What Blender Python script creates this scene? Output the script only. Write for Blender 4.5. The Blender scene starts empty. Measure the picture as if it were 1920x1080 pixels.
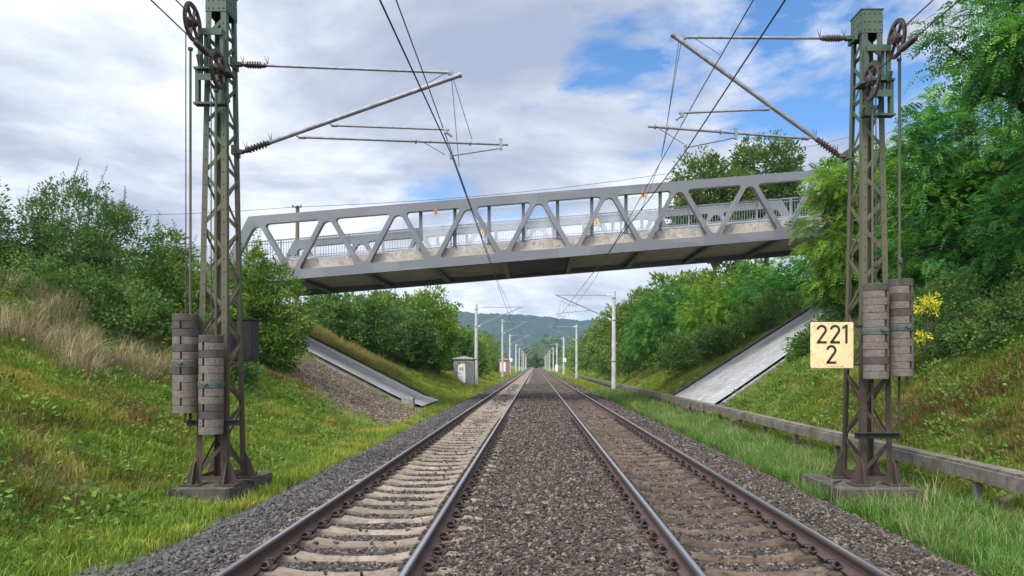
import bpy, bmesh, math, random
import numpy as np
from mathutils import Vector, Matrix

sc = bpy.context.scene
COL = sc.collection
rng = np.random.default_rng(7)
random.seed(7)
R = math.radians

# ------------------------------------------------------------------ camera
F = 1390.0                      # focal length in pixels of the 1920 px wide photo
VPX, VPY, CAMZ = 1003.5, 685.0, 1.72
cd = bpy.data.cameras.new("camera")
cam = bpy.data.objects.new("camera", cd); COL.objects.link(cam)
cam.location = (0, 0, CAMZ); cam.rotation_euler = (R(90), 0, 0)
cd.sensor_width = 36; cd.lens = F / 1920 * 36
cd.shift_x = -(VPX - 960) / 1920; cd.shift_y = (VPY - 540) / 1920
cd.clip_start = 0.1; cd.clip_end = 12000
sc.camera = cam

# ------------------------------------------------------------------ light
SUN_EL, SUN_AZ = 52, 215        # azimuth clockwise from +Y (the view): behind, to the left
sd = bpy.data.lights.new("sun", 'SUN'); so = bpy.data.objects.new("sun", sd); COL.objects.link(so)
sd.energy = 3.0; sd.angle = R(14); sd.color = (1.0, 0.95, 0.87)
dv = Vector((math.sin(R(SUN_AZ)) * math.cos(R(SUN_EL)), math.cos(R(SUN_AZ)) * math.cos(R(SUN_EL)), math.sin(R(SUN_EL))))
so.rotation_euler = dv.to_track_quat('Z', 'Y').to_euler()
so.location = (-30, -40, 80)

w = bpy.data.worlds.new("World"); sc.world = w; w.use_nodes = True
nt = w.node_tree; nt.nodes.clear()
def wn(t, **k):
    n = nt.nodes.new(t)
    for a, b in k.items(): setattr(n, a, b)
    return n
def wl(a, b): nt.links.new(a, b)
def wmath(op, a, b=None, clamp=False):
    n = wn('ShaderNodeMath', operation=op, use_clamp=clamp)
    for i, v in enumerate((a, b)):
        if v is None: continue
        if isinstance(v, (int, float)): n.inputs[i].default_value = v
        else: wl(v, n.inputs[i])
    return n.outputs[0]
sky = wn('ShaderNodeTexSky', sky_type='NISHITA', sun_disc=False)
sky.sun_elevation = R(SUN_EL); sky.sun_rotation = R(SUN_AZ); sky.dust_density = 0.0; sky.ozone_density = 6.0; sky.air_density = 1.0
bg1 = wn('ShaderNodeBackground'); bg1.inputs[1].default_value = 0.15
tintn = wn('ShaderNodeMix', data_type='RGBA', blend_type='MULTIPLY'); tintn.inputs[0].default_value = 1.0; wl(sky.outputs[0], tintn.inputs[6]); tintn.inputs[7].default_value = (0.66, 0.90, 1.05, 1); wl(tintn.outputs[2], bg1.inputs[0])
tc = wn('ShaderNodeTexCoord')
sep = wn('ShaderNodeSeparateXYZ'); wl(tc.outputs['Generated'], sep.inputs[0])
zc = wmath('ADD', wmath('MAXIMUM', sep.outputs[2], 0.0), 0.16)
cmb = wn('ShaderNodeCombineXYZ')
wl(wmath('DIVIDE', sep.outputs[0], zc), cmb.inputs[0]); wl(wmath('DIVIDE', sep.outputs[1], zc), cmb.inputs[1])
def wnoise(scale, detail, rough, dist=0.0, off=(0, 0, 0)):
    m = wn('ShaderNodeMapping'); wl(cmb.outputs[0], m.inputs[0]); m.inputs['Location'].default_value = off
    n = wn('ShaderNodeTexNoise'); wl(m.outputs[0], n.inputs['Vector'])
    n.inputs['Scale'].default_value = scale; n.inputs['Detail'].default_value = detail
    n.inputs['Roughness'].default_value = rough; n.inputs['Distortion'].default_value = dist
    return n.outputs[0]
def wramp(f, stops):
    n = wn('ShaderNodeValToRGB'); wl(f, n.inputs[0]); e = n.color_ramp.elements
    while len(e) < len(stops): e.new(0.5)
    for s, (p, c) in zip(e, stops): s.position = p; s.color = (*c, 1)
    return n.outputs[0]
def wdist(d):                       # 1 at direction d falling to 0
    v = Vector(d).normalized()
    n = wn('ShaderNodeVectorMath', operation='DISTANCE'); wl(tc.outputs['Generated'], n.inputs[0]); n.inputs[1].default_value = v
    return wmath('ADD', n.outputs['Value'], wmath('MULTIPLY', wmath('SUBTRACT', warp, 0.5), 0.42))
warp = wnoise(2.4, 6, 0.6, 0.2, (1.3, 9.1, 2.2))
cover = wnoise(1.5, 9, 0.58, 0.3, (3.1, 1.7, 0.4))
# clear gaps high on the right, thinner low on the left
hole1 = wmath('MULTIPLY', wmath('SUBTRACT', 1.0, wmath('DIVIDE', wdist((0.34, 1, 0.43)), 0.28), True), 0.36)
hole2 = wmath('MULTIPLY', wmath('SUBTRACT', 1.0, wmath('DIVIDE', wdist((0.09, 1, 0.42)), 0.10), True), 0.08)
hole3 = wmath('MULTIPLY', wmath('SUBTRACT', 1.0, wmath('DIVIDE', wdist((-0.16, 1, 0.27)), 0.22), True), 0.14)
cov = wmath('SUBTRACT', wmath('SUBTRACT', wmath('SUBTRACT', wmath('ADD', cover, 0.22), hole1), hole2), hole3)
fac = wramp(cov, [(0.44, (0, 0, 0)), (0.58, (1, 1, 1))])
shade = wnoise(1.25, 9, 0.58, 0.35, (7.3, 4.2, 1.1))
ccol = wramp(shade, [(0.36, (0.33, 0.38, 0.51)), (0.46, (0.45, 0.49, 0.595)), (0.54, (0.62, 0.655, 0.735)), (0.64, (0.84, 0.86, 0.90))])
bg2 = wn('ShaderNodeBackground'); # extra cloud glow added round the sun, behind the viewer, as fill light
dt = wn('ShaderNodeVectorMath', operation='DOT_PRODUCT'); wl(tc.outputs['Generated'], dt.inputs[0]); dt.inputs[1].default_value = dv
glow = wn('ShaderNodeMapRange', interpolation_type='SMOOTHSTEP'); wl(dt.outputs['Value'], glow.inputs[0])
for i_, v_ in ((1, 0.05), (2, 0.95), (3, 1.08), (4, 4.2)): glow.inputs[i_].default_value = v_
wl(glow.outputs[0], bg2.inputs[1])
wl(ccol, bg2.inputs[0])
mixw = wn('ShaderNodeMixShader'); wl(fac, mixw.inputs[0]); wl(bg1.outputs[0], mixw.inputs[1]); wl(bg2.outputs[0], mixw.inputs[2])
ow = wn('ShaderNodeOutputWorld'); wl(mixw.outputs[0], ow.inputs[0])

sc.view_settings.view_transform = 'Standard'; sc.view_settings.look = 'None'
sc.view_settings.exposure = 0.28; sc.view_settings.gamma = 1.0; sc.view_settings.use_curve_mapping = False
sc.render.engine = 'CYCLES'
sc.cycles.max_bounces = 6; sc.cycles.diffuse_bounces = 3; sc.cycles.glossy_bounces = 2
sc.cycles.transmission_bounces = 3; sc.cycles.transparent_max_bounces = 8; sc.cycles.volume_bounces = 0
sc.cycles.use_denoising = True; sc.cycles.denoiser = 'OPENIMAGEDENOISE'; sc.cycles.denoising_input_passes = 'RGB_ALBEDO_NORMAL'; sc.cycles.denoising_prefilter = 'NONE'; sc.cycles.use_adaptive_sampling = False
sc.render.film_transparent = False

# ------------------------------------------------------------------ helpers
def P(u, v, Z):                     # photo pixel at distance Z -> metres
    return Vector(((u - VPX) * Z / F, Z, CAMZ - (v - VPY) * Z / F))

def sstep(a, b, x):
    t = np.clip((np.asarray(x, float) - a) / (np.asarray(b, float) - a), 0, 1); return t * t * (3 - 2 * t)

def _hash(ix, iy, s):
    n = (ix * 374761393 + iy * 668265263 + s * 1274126177) & 0x7fffffff
    n = ((n ^ (n >> 13)) * 1274126177) & 0x7fffffff
    return ((n ^ (n >> 16)) & 0xffff) / 65535.0
def vnoise(x, y, s=0):
    x = np.asarray(x, float); y = np.asarray(y, float)
    ix = np.floor(x).astype(np.int64); iy = np.floor(y).astype(np.int64)
    fx = x - ix; fy = y - iy; fx = fx * fx * (3 - 2 * fx); fy = fy * fy * (3 - 2 * fy)
    a = _hash(ix, iy, s); b = _hash(ix + 1, iy, s); c = _hash(ix, iy + 1, s); d = _hash(ix + 1, iy + 1, s)
    return (a * (1 - fx) + b * fx) * (1 - fy) + (c * (1 - fx) + d * fx) * fy
def fbm(x, y, s=0, o=4):
    t = 0; a = 0.5; n = 0
    for i in range(o):
        t = t + a * vnoise(x * 2 ** i, y * 2 ** i, s + i * 17); n += a; a *= 0.5
    return t / n

class MB:
    def __init__(s): s.v = []; s.f = []; s.m = []; s.mi = 0; s.smooth = []; s.sm = False
    def add(s, vs, fs):
        o = len(s.v); s.v.extend([tuple(p) for p in vs])
        for f in fs: s.f.append(tuple(i + o for i in f)); s.m.append(s.mi); s.smooth.append(s.sm)
    def box(s, c, size, M=None):
        x, y, z = [d / 2 for d in size]
        vs = [Vector(q) for q in ((-x, -y, -z), (x, -y, -z), (x, y, -z), (-x, y, -z), (-x, -y, z), (x, -y, z), (x, y, z), (-x, y, z))]
        if M is not None: vs = [M @ q for q in vs]
        c = Vector(c); s.add([q + c for q in vs], [(3, 2, 1, 0), (4, 5, 6, 7), (0, 1, 5, 4), (1, 2, 6, 5), (2, 3, 7, 6), (3, 0, 4, 7)])
    def frame(s, d, up=(0, 0, 1)):
        d = Vector(d).normalized(); up = Vector(up)
        if abs(d.dot(up)) > 0.98: up = Vector((0, 1, 0))
        a = d.cross(up).normalized(); return a, a.cross(d).normalized()
    def bar(s, p, q, wd, ht, up=(0, 0, 1)):
        p = Vector(p); q = Vector(q); a, b = s.frame(q - p, up); a = a * wd / 2; b = b * ht / 2
        vs = [p - a - b, p + a - b, p + a + b, p - a + b, q - a - b, q + a - b, q + a + b, q - a + b]
        s.add(vs, [(3, 2, 1, 0), (4, 5, 6, 7), (0, 1, 5, 4), (1, 2, 6, 5), (2, 3, 7, 6), (3, 0, 4, 7)])
    def tube(s, pts, r, n=8, cap=True):
        pts = [Vector(p) for p in pts]; rs = r if isinstance(r, (list, tuple)) else [r] * len(pts)
        o = len(s.v); k = len(pts); vs = []
        for i, p in enumerate(pts):
            d = (pts[min(i + 1, k - 1)] - pts[max(i - 1, 0)])
            if d.length < 1e-9: d = Vector((0, 0, 1))
            a, b = s.frame(d)
            for j in range(n):
                t = 2 * math.pi * j / n; vs.append(p + (a * math.cos(t) + b * math.sin(t)) * rs[i])
        fs = [(i * n + j, i * n + (j + 1) % n, (i + 1) * n + (j + 1) % n, (i + 1) * n + j) for i in range(k - 1) for j in range(n)]
        sm = s.sm; s.sm = True; s.add(vs, fs); s.sm = sm
        if cap: s.add(vs[:n], [tuple(range(n))[::-1]]); s.add(vs[-n:], [tuple(range(n))])
    def lathe(s, o, axis, prof, n=16):       # prof: (distance along axis, radius)
        o = Vector(o); d = Vector(axis).normalized()
        s.tube2([o + d * a for a, r in prof], [r for a, r in prof], d, n)
    def tube2(s, pts, rs, d, n):
        a, b = s.frame(d); vs = []
        for p, r in zip(pts, rs):
            for j in range(n):
                t = 2 * math.pi * j / n; vs.append(p + (a * math.cos(t) + b * math.sin(t)) * r)
        k = len(pts)
        fs = [(i * n + j, i * n + (j + 1) % n, (i + 1) * n + (j + 1) % n, (i + 1) * n + j) for i in range(k - 1) for j in range(n)]
        s.add(vs, fs); s.add(vs[:n], [tuple(range(n))[::-1]]); s.add(vs[-n:], [tuple(range(n))])
    def prism(s, poly, z0, z1, T=lambda x, y, z: (x, y, z)):
        n = len(poly)
        vs = [T(x, y, z0) for x, y in poly] + [T(x, y, z1) for x, y in poly]
        fs = [tuple(range(n))[::-1], tuple(range(n, 2 * n))] + [(i, (i + 1) % n, n + (i + 1) % n, n + i) for i in range(n)]
        s.add(vs, fs)
    def ring(s, c, axis, r0, r1, h, n=28):    # flat ring of square section
        c = Vector(c); d = Vector(axis).normalized(); a, b = s.frame(d); vs = []
        for (r, t) in ((r0, -h / 2), (r1, -h / 2), (r1, h / 2), (r0, h / 2)):
            for j in range(n):
                q = 2 * math.pi * j / n; vs.append(c + d * t + (a * math.cos(q) + b * math.sin(q)) * r)
        fs = [(k * n + j, k * n + (j + 1) % n, ((k + 1) % 4) * n + (j + 1) % n, ((k + 1) % 4) * n + j) for k in range(4) for j in range(n)]
        s.add(vs, fs)
    def build(s, name, mats, parent=None, loc=None):
        me = bpy.data.meshes.new(name); me.from_pydata(s.v, [], s.f)
        if not isinstance(mats, (list, tuple)): mats = [mats]
        for m in mats: me.materials.append(m)
        me.polygons.foreach_set('material_index', s.m); me.polygons.foreach_set('use_smooth', s.smooth)
        bm = bmesh.new(); bm.from_mesh(me); bmesh.ops.recalc_face_normals(bm, faces=bm.faces); bm.to_mesh(me); bm.free()
        return link(name, me, parent, loc)

def link(name, me, parent=None, loc=None):
    o = bpy.data.objects.new(name, me); COL.objects.link(o)
    if parent is not None:
        o.parent = parent
        # parts are modelled in world metres: undo the parents' offsets
        off = Vector((0, 0, 0)); p = parent
        while p is not None: off += p.location; p = p.parent
        o.location = (loc if loc is not None else Vector((0, 0, 0)) - off)
    elif loc is not None: o.location = loc
    return o
def tag(o, label=None, cat=None, group=None, kind=None):
    if label: o['label'] = label
    if cat: o['category'] = cat
    if group: o['group'] = group
    if kind: o['kind'] = kind
    return o
def thing(name, label, cat, loc, group=None):
    o = bpy.data.objects.new(name, None); COL.objects.link(o); o.location = loc; o.empty_display_size = 0.2
    return tag(o, label, cat, group)
def copy_tree(o, parent=None):
    c = o.copy(); COL.objects.link(c); c.parent = parent
    for ch in o.children: copy_tree(ch, c)
    return c
def mesh_np(name, V, Fq, mats, tint=None, smooth=False):
    """V (n,3), Fq (m,k) arrays -> mesh, fast"""
    me = bpy.data.meshes.new(name); V = np.asarray(V, np.float32); Fq = np.asarray(Fq, np.int32)
    m, k = Fq.shape
    me.vertices.add(len(V)); me.vertices.foreach_set('co', V.ravel())
    me.loops.add(m * k); me.loops.foreach_set('vertex_index', Fq.ravel())
    me.polygons.add(m); me.polygons.foreach_set('loop_start', np.arange(0, m * k, k, dtype=np.int32))
    me.polygons.foreach_set('loop_total', np.full(m, k, np.int32))
    if smooth: me.polygons.foreach_set('use_smooth', np.ones(m, bool))
    for mt in (mats if isinstance(mats, (list, tuple)) else [mats]): me.materials.append(mt)
    me.update(calc_edges=True)
    if tint is not None:
        a = me.attributes.new('tint', 'FLOAT', 'POINT'); a.data.foreach_set('value', np.asarray(tint, np.float32))
    return me

# ------------------------------------------------------------------ materials
class NT:
    def __init__(s, name):
        s.m = bpy.data.materials.new(name); s.m.use_nodes = True; s.t = s.m.node_tree; s.t.nodes.clear()
        s.out = s.n('ShaderNodeOutputMaterial'); s.b = s.n('ShaderNodeBsdfPrincipled'); s.l(s.b.outputs[0], s.out.inputs[0])
        s.pos = s.n('ShaderNodeNewGeometry').outputs['Position']
    def n(s, t, **k):
        n = s.t.nodes.new(t)
        for a, b in k.items(): setattr(n, a, b)
        return n
    def l(s, a, b): s.t.links.new(a, b)
    def val(s, sock, v):
        if isinstance(v, (int, float)): sock.default_value = v
        elif isinstance(v, (tuple, list)): sock.default_value = (*v, 1) if len(v) == 3 and sock.type == 'RGBA' else v
        else: s.l(v, sock)
    def noise(s, scale, detail=4, rough=0.6, dist=0.0, vec=None, stretch=None):
        v = vec or s.pos
        if stretch:
            m = s.n('ShaderNodeMapping'); s.l(v, m.inputs[0]); m.inputs['Scale'].default_value = stretch; v = m.outputs[0]
        n = s.n('ShaderNodeTexNoise'); s.l(v, n.inputs['Vector']); n.inputs['Scale'].default_value = scale
        n.inputs['Detail'].default_value = detail; n.inputs['Roughness'].default_value = rough; n.inputs['Distortion'].default_value = dist
        return n.outputs[0]
    def ramp(s, f, stops):
        n = s.n('ShaderNodeValToRGB'); s.l(f, n.inputs[0]); e = n.color_ramp.elements
        while len(e) < len(stops): e.new(0.5)
        for q, (p, c) in zip(e, stops):
            q.position = p; q.color = (c, c, c, 1) if isinstance(c, (int, float)) else (*c, 1)
        return n.outputs[0]
    def mix(s, f, a, b, blend='MIX'):
        n = s.n('ShaderNodeMix', data_type='RGBA', blend_type=blend); s.val(n.inputs[0], f); s.val(n.inputs[6], a); s.val(n.inputs[7], b)
        return n.outputs[2]
    def math(s, op, a, b=0.0, clamp=False):
        n = s.n('ShaderNodeMath', operation=op, use_clamp=clamp); s.val(n.inputs[0], a); s.val(n.inputs[1], b); return n.outputs[0]
    def attr(s, name): return s.n('ShaderNodeAttribute', attribute_name=name).outputs['Fac']
    def rand(s): return s.n('ShaderNodeObjectInfo').outputs['Random']
    def sepz(s):
        q = s.n('ShaderNodeSeparateXYZ'); s.l(s.pos, q.inputs[0]); return q.outputs
    def bump(s, h, strength=0.3, dist=0.02):
        b = s.n('ShaderNodeBump'); b.inputs['Strength'].default_value = strength; b.inputs['Distance'].default_value = dist
        s.l(h, b.inputs['Height']); s.l(b.outputs[0], s.b.inputs['Normal'])
    def fin(s, col, rough=0.7, metal=0.0, spec=0.5):
        s.val(s.b.inputs['Base Color'], col); s.val(s.b.inputs['Roughness'], rough); s.val(s.b.inputs['Metallic'], metal)
        s.b.inputs['Specular IOR Level'].default_value = spec
        return s.m
def noisy(name, c1, c2, scale=3.0, rough=0.7, metal=0.0, spec=0.4, bump=0.0, bscale=40, bdist=0.01, c3=None, lo=0.35, hi=0.65, stretch=None):
    t = NT(name); n = t.noise(scale, 5, 0.62, 0.2, stretch=stretch)
    col = t.ramp(n, [(lo, c1), (hi, c2)])
    if c3 is not None:
        n2 = t.noise(scale * 3.7, 4, 0.6, 0.3); col = t.mix(t.ramp(n2, [(0.52, 0.0), (0.68, 1.0)]), col, c3)
    if bump: t.bump(t.noise(bscale, 5, 0.65), bump, bdist)
    return t.fin(col, rough, metal, spec)

M = {}
M['steel_paint'] = None
def mast_mat():
    t = NT('mast_paint'); z = t.sepz()[2]
    g = t.mix(t.noise(5, 5, 0.6), (0.030, 0.055, 0.034), (0.062, 0.088, 0.056))
    r = t.mix(t.noise(6, 5, 0.65), (0.030, 0.021, 0.016), (0.075, 0.052, 0.038))
    o = t.mix(t.noise(4, 4, 0.6), (0.066, 0.064, 0.036), (0.105, 0.096, 0.052))
    hz = t.math('ADD', t.math('DIVIDE', z, 8.0), t.math('MULTIPLY', t.math('SUBTRACT', t.noise(2.2, 4, 0.6), 0.5), 0.35))
    c = t.mix(t.ramp(hz, [(0.18, 0.0), (0.36, 1.0)]), r, o)
    c = t.mix(t.ramp(hz, [(0.60, 0.0), (0.74, 1.0)]), c, g)
    rust = t.ramp(t.noise(14, 5, 0.7), [(0.58, 0.0), (0.72, 1.0)])
    c = t.mix(t.math('MULTIPLY', rust, 0.6), c, (0.06, 0.033, 0.02))
    t.bump(t.noise(60, 3, 0.6), 0.15, 0.004)
    return t.fin(c, 0.62, 0.0, 0.4)
M['mast'] = mast_mat()
M['rust'] = noisy('rusty_iron', (0.028, 0.021, 0.018), (0.075, 0.053, 0.044), 9, 0.8, bump=0.2)
M['dark'] = noisy('dark_metal', (0.012, 0.013, 0.014), (0.032, 0.032, 0.033), 12, 0.6)
M['galv'] = noisy('galvanised_tube', (0.15, 0.15, 0.16), (0.24, 0.24, 0.25), 9, 0.5, 0.35)
M['porc'] = noisy('insulator_brown', (0.035, 0.022, 0.020), (0.06, 0.04, 0.038), 10, 0.35)
M['wire'] = noisy('wire_metal', (0.02, 0.022, 0.024), (0.05, 0.05, 0.05), 4, 0.6)
def bridge_mat():
    t = NT('bridge_paint')
    c = t.mix(t.noise(0.9, 5, 0.6), (0.108, 0.111, 0.118), (0.140, 0.143, 0.150))
    x = t.n('ShaderNodeTexVoronoi'); x.distance = 'CHEBYCHEV'; x.feature = 'F1'
    mp = t.n('ShaderNodeMapping'); t.l(t.pos, mp.inputs[0]); mp.inputs['Scale'].default_value = (0.55, 0.3, 0.8); mp.inputs['Rotation'].default_value = (0, R(4.7), 0)
    t.l(mp.outputs[0], x.inputs['Vector']); x.inputs['Scale'].default_value = 1.0; x.inputs['Randomness'].default_value = 0.8
    q = t.n('ShaderNodeSeparateColor'); t.l(x.outputs['Color'], q.inputs[0])
    patch = t.ramp(q.outputs[0], [(0.72, 0.0), (0.74, 1.0)])
    c = t.mix(t.math('MULTIPLY', patch, 0.16), c, (0.27, 0.275, 0.29))
    streak = t.ramp(t.noise(3.0, 5, 0.6, stretch=(3, 3, 0.25)), [(0.55, 0.0), (0.75, 1.0)])
    c = t.mix(t.math('MULTIPLY', streak, 0.45), c, (0.082, 0.080, 0.078))
    return t.fin(c, 0.5, 0.0, 0.4)
M['bridge'] = bridge_mat()
M['bridge_rail'] = noisy('railing_paint', (0.24, 0.25, 0.28), (0.32, 0.33, 0.36), 3, 0.5)
M['bridge_dark'] = noisy('dark_trapezoid_sheet', (0.035, 0.045, 0.07), (0.06, 0.07, 0.10), 2, 0.5, 0.2)
M['deck'] = noisy('deck_concrete', (0.27, 0.24, 0.20), (0.40, 0.36, 0.31), 1.6, 0.9, c3=(0.20, 0.17, 0.14), bump=0.3, bscale=25)
M['soffit'] = noisy('soffit_concrete', (0.30, 0.255, 0.20), (0.40, 0.345, 0.28), 1.1, 0.9, bump=0.2)
M['conc'] = noisy('old_concrete', (0.17, 0.16, 0.14), (0.30, 0.28, 0.25), 3.0, 0.9, c3=(0.10, 0.10, 0.075), bump=0.4, bscale=30)
M['found'] = noisy('foundation_concrete', (0.036, 0.030, 0.025), (0.095, 0.080, 0.066), 4.0, 0.95, c3=(0.045, 0.055, 0.02), bump=0.6, bscale=22)
M['trough'] = noisy('trough_concrete', (0.078, 0.068, 0.054), (0.175, 0.155, 0.125), 1.6, 0.95, c3=(0.075, 0.06, 0.045), bump=0.5, bscale=24)
M['pole'] = noisy('pole_concrete', (0.34, 0.335, 0.32), (0.48, 0.47, 0.45), 1.4, 0.85, bump=0.15)
M['weight'] = noisy('weight_concrete', (0.118, 0.096, 0.081), (0.180, 0.150, 0.128), 15.0, 0.92, c3=(0.062, 0.052, 0.044), bump=0.5, bscale=45)
M['weight_dark'] = noisy('weight_top_concrete', (0.045, 0.037, 0.033), (0.085, 0.070, 0.062), 7.0, 0.92, c3=(0.045, 0.05, 0.035), bump=0.5, bscale=45)
M['strap'] = noisy('green_strap_steel', (0.05, 0.075, 0.06), (0.085, 0.11, 0.09), 9, 0.6)
M['sign'] = noisy('sign_enamel', (0.74, 0.50, 0.25), (0.82, 0.60, 0.34), 2.5, 0.45, c3=(0.60, 0.41, 0.22))
M['black'] = noisy('black_enamel', (0.012, 0.011, 0.012), (0.022, 0.02, 0.02), 8, 0.5)
M['white'] = noisy('white_plate', (0.62, 0.62, 0.60), (0.75, 0.75, 0.73), 3, 0.5)
M['orange'] = noisy('warning_orange', (0.42, 0.15, 0.04), (0.50, 0.21, 0.06), 4, 0.5)
M['yellow'] = noisy('warning_yellow', (0.55, 0.38, 0.12), (0.62, 0.44, 0.15), 4, 0.5)
M['wood'] = noisy('weathered_wood', (0.10, 0.055, 0.035), (0.20, 0.12, 0.08), 3, 0.9, stretch=(4, 4, 0.4))
M['brick'] = noisy('red_cladding', (0.24, 0.115, 0.075), (0.30, 0.15, 0.10), 2, 0.8)
M['bark'] = noisy('bark', (0.035, 0.027, 0.020), (0.085, 0.068, 0.052), 7, 0.95, bump=0.5, stretch=(3, 3, 0.6))
def rail_mats():
    t = NT('rail_side_rust'); c = t.mix(t.noise(7, 5, 0.6), (0.050, 0.031, 0.027), (0.095, 0.064, 0.055)); a = t.fin(c, 0.75, 0.0, 0.3)
    t = NT('rail_head_polished'); n = t.noise(3, 3, 0.5, stretch=(30, 0.3, 1))
    b = t.fin(t.mix(n, (0.50, 0.50, 0.52), (0.72, 0.72, 0.74)), 0.28, 0.9)
    t = NT('rail_head_edge'); c2 = t.fin(t.mix(t.noise(6, 4, 0.6, stretch=(3, 0.4, 1)), (0.05, 0.047, 0.048), (0.13, 0.12, 0.12)), 0.42, 0.6)
    return a, b, c2
M['rail'], M['railtop'], M['railedge'] = rail_mats()
def sleeper_mat(name, a, b, stain):
    t = NT(name)
    c = t.mix(t.ramp(t.noise(5, 6, 0.65), [(0.35, 0.0), (0.65, 1.0)]), a, b)
    c = t.mix(t.ramp(t.noise(11, 6, 0.7, 0.4), [(0.48, 0.0), (0.66, 1.0)]), c, stain)
    h = t.noise(1.7, 3, 0.5); c = t.mix(t.math('MULTIPLY', t.ramp(h, [(0.4, 0.0), (0.6, 1.0)]), 0.35), c, stain)
    r = t.rand(); c = t.mix(t.math('MULTIPLY', r, 0.6), c, stain)
    t.bump(t.noise(55, 5, 0.7), 0.5, 0.006)
    return t.fin(c, 0.95, 0, 0.2)
M['sl_left'] = sleeper_mat('pale_sleeper_concrete', (0.225, 0.185, 0.138), (0.335, 0.285, 0.22), (0.13, 0.10, 0.075))
M['sl_right'] = sleeper_mat('stained_sleeper_concrete', (0.098, 0.068, 0.046), (0.185, 0.134, 0.094), (0.036, 0.027, 0.021))
def ballast_col(t, r):
    x = t.sepz()[0]
    grey = t.ramp(r, [(0.0, (0.030, 0.028, 0.027)), (0.5, (0.062, 0.057, 0.055)), (1.0, (0.135, 0.127, 0.122))])
    brn = t.ramp(r, [(0.0, (0.020, 0.015, 0.012)), (0.45, (0.052, 0.0395, 0.032)), (0.8, (0.105, 0.081, 0.066)), (1.0, (0.225, 0.185, 0.155))])
    f = t.math('ADD', t.math('DIVIDE', t.math('ADD', x, 3.6), 2.2), t.math('MULTIPLY', t.math('SUBTRACT', t.noise(1.3, 3, 0.5), 0.5), 0.9), True)
    return t.mix(f, grey, brn)
def ballast_stone():
    t = NT('ballast_stone'); r = t.rand()
    c = ballast_col(t, r); c = t.mix(t.math('MULTIPLY', t.noise(60, 3, 0.6), 0.4), c, (0.03, 0.025, 0.022))
    return t.fin(c, 0.85, 0, 0.3)
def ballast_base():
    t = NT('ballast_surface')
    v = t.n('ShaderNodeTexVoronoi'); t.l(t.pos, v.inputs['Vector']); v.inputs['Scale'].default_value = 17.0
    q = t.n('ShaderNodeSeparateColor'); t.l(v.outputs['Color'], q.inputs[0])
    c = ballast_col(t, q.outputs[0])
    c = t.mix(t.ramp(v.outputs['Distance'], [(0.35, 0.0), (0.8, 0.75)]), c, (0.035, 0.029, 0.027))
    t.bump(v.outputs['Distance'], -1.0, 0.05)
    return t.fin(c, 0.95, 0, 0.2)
def rubble_mat():
    t = NT('rubble_earth'); return t.fin(t.ramp(t.rand(), [(0, (0.07, 0.048, 0.034)), (0.6, (0.14, 0.10, 0.075)), (1, (0.30, 0.25, 0.21))]), 0.95, 0, 0.2)
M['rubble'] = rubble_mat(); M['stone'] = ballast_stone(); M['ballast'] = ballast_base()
def ground_mat():
    t = NT('ground_soil_and_turf')
    g = t.ramp(t.noise(1.1, 6, 0.65, 0.3), [(0.30, (0.060, 0.090, 0.017)), (0.50, (0.105, 0.15, 0.026)), (0.70, (0.18, 0.19, 0.042))])
    g = t.mix(t.ramp(t.noise(9, 5, 0.7), [(0.50, 0.0), (0.66, 0.8)]), g, (0.045, 0.036, 0.020))
    s = t.ramp(t.noise(8, 6, 0.7), [(0.3, (0.075, 0.056, 0.043)), (0.55, (0.135, 0.105, 0.085)), (0.75, (0.21, 0.17, 0.145))])
    c = t.mix(t.attr('soil'), g, s)
    gr = t.ramp(t.noise(35, 4, 0.75), [(0.3, (0.060, 0.058, 0.054)), (0.55, (0.125, 0.12, 0.113)), (0.75, (0.20, 0.195, 0.185))])
    c = t.mix(t.attr('gravel'), c, gr)
    t.bump(t.noise(28, 6, 0.7), 0.8, 0.04)
    return t.fin(c, 0.95, 0, 0.15)
M['ground'] = ground_mat()
def leaf_mat(name, stops, trans=0.3, rough=0.6, patch=None, spec=0.12):
    t = NT(name); r = t.attr('tint'); c = t.ramp(r, stops)
    if patch: c = t.mix(t.ramp(t.noise(patch[0], 4, 0.6), [(patch[1], 0.0), (patch[2], 1.0)]), c, patch[3])
    t.fin(c, rough, 0, spec)
    tr = t.n('ShaderNodeBsdfTranslucent'); t.l(t.mix(1.0, c, (1.25, 1.35, 0.7), 'MULTIPLY'), tr.inputs[0])
    mx = t.n('ShaderNodeMixShader'); mx.inputs[0].default_value = trans
    t.l(t.b.outputs[0], mx.inputs[1]); t.l(tr.outputs[0], mx.inputs[2]); t.l(mx.outputs[0], t.out.inputs[0])
    return t.m
M['leaf_dark'] = leaf_mat('dark_shrub_leaf', [(0, (0.027, 0.067, 0.023)), (0.5, (0.065, 0.137, 0.037)), (0.85, (0.137, 0.217, 0.049)), (1, (0.212, 0.283, 0.056))])
M['leaf_mid'] = leaf_mat('green_shrub_leaf', [(0, (0.037, 0.086, 0.016)), (0.5, (0.099, 0.177, 0.032)), (0.85, (0.187, 0.265, 0.046)), (0.965, (0.304, 0.318, 0.052)), (1.0, (1.168, 0.531, 0.039))])
M['leaf_light'] = leaf_mat('light_green_leaf', [(0, (0.052, 0.110, 0.015)), (0.5, (0.120, 0.220, 0.030)), (1, (0.232, 0.322, 0.044))], 0.35)
M['leaf_locust'] = leaf_mat('locust_leaf', [(0, (0.014, 0.063, 0.017)), (0.5, (0.059, 0.193, 0.044)), (0.8, (0.126, 0.283, 0.044)), (1, (0.290, 0.403, 0.048))], 0.35)
M['leaf_locust_bright'] = leaf_mat('bright_locust_leaf', [(0, (0.034, 0.084, 0.014)), (0.5, (0.131, 0.251, 0.033)), (1, (0.282, 0.397, 0.045))], 0.4)
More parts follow.
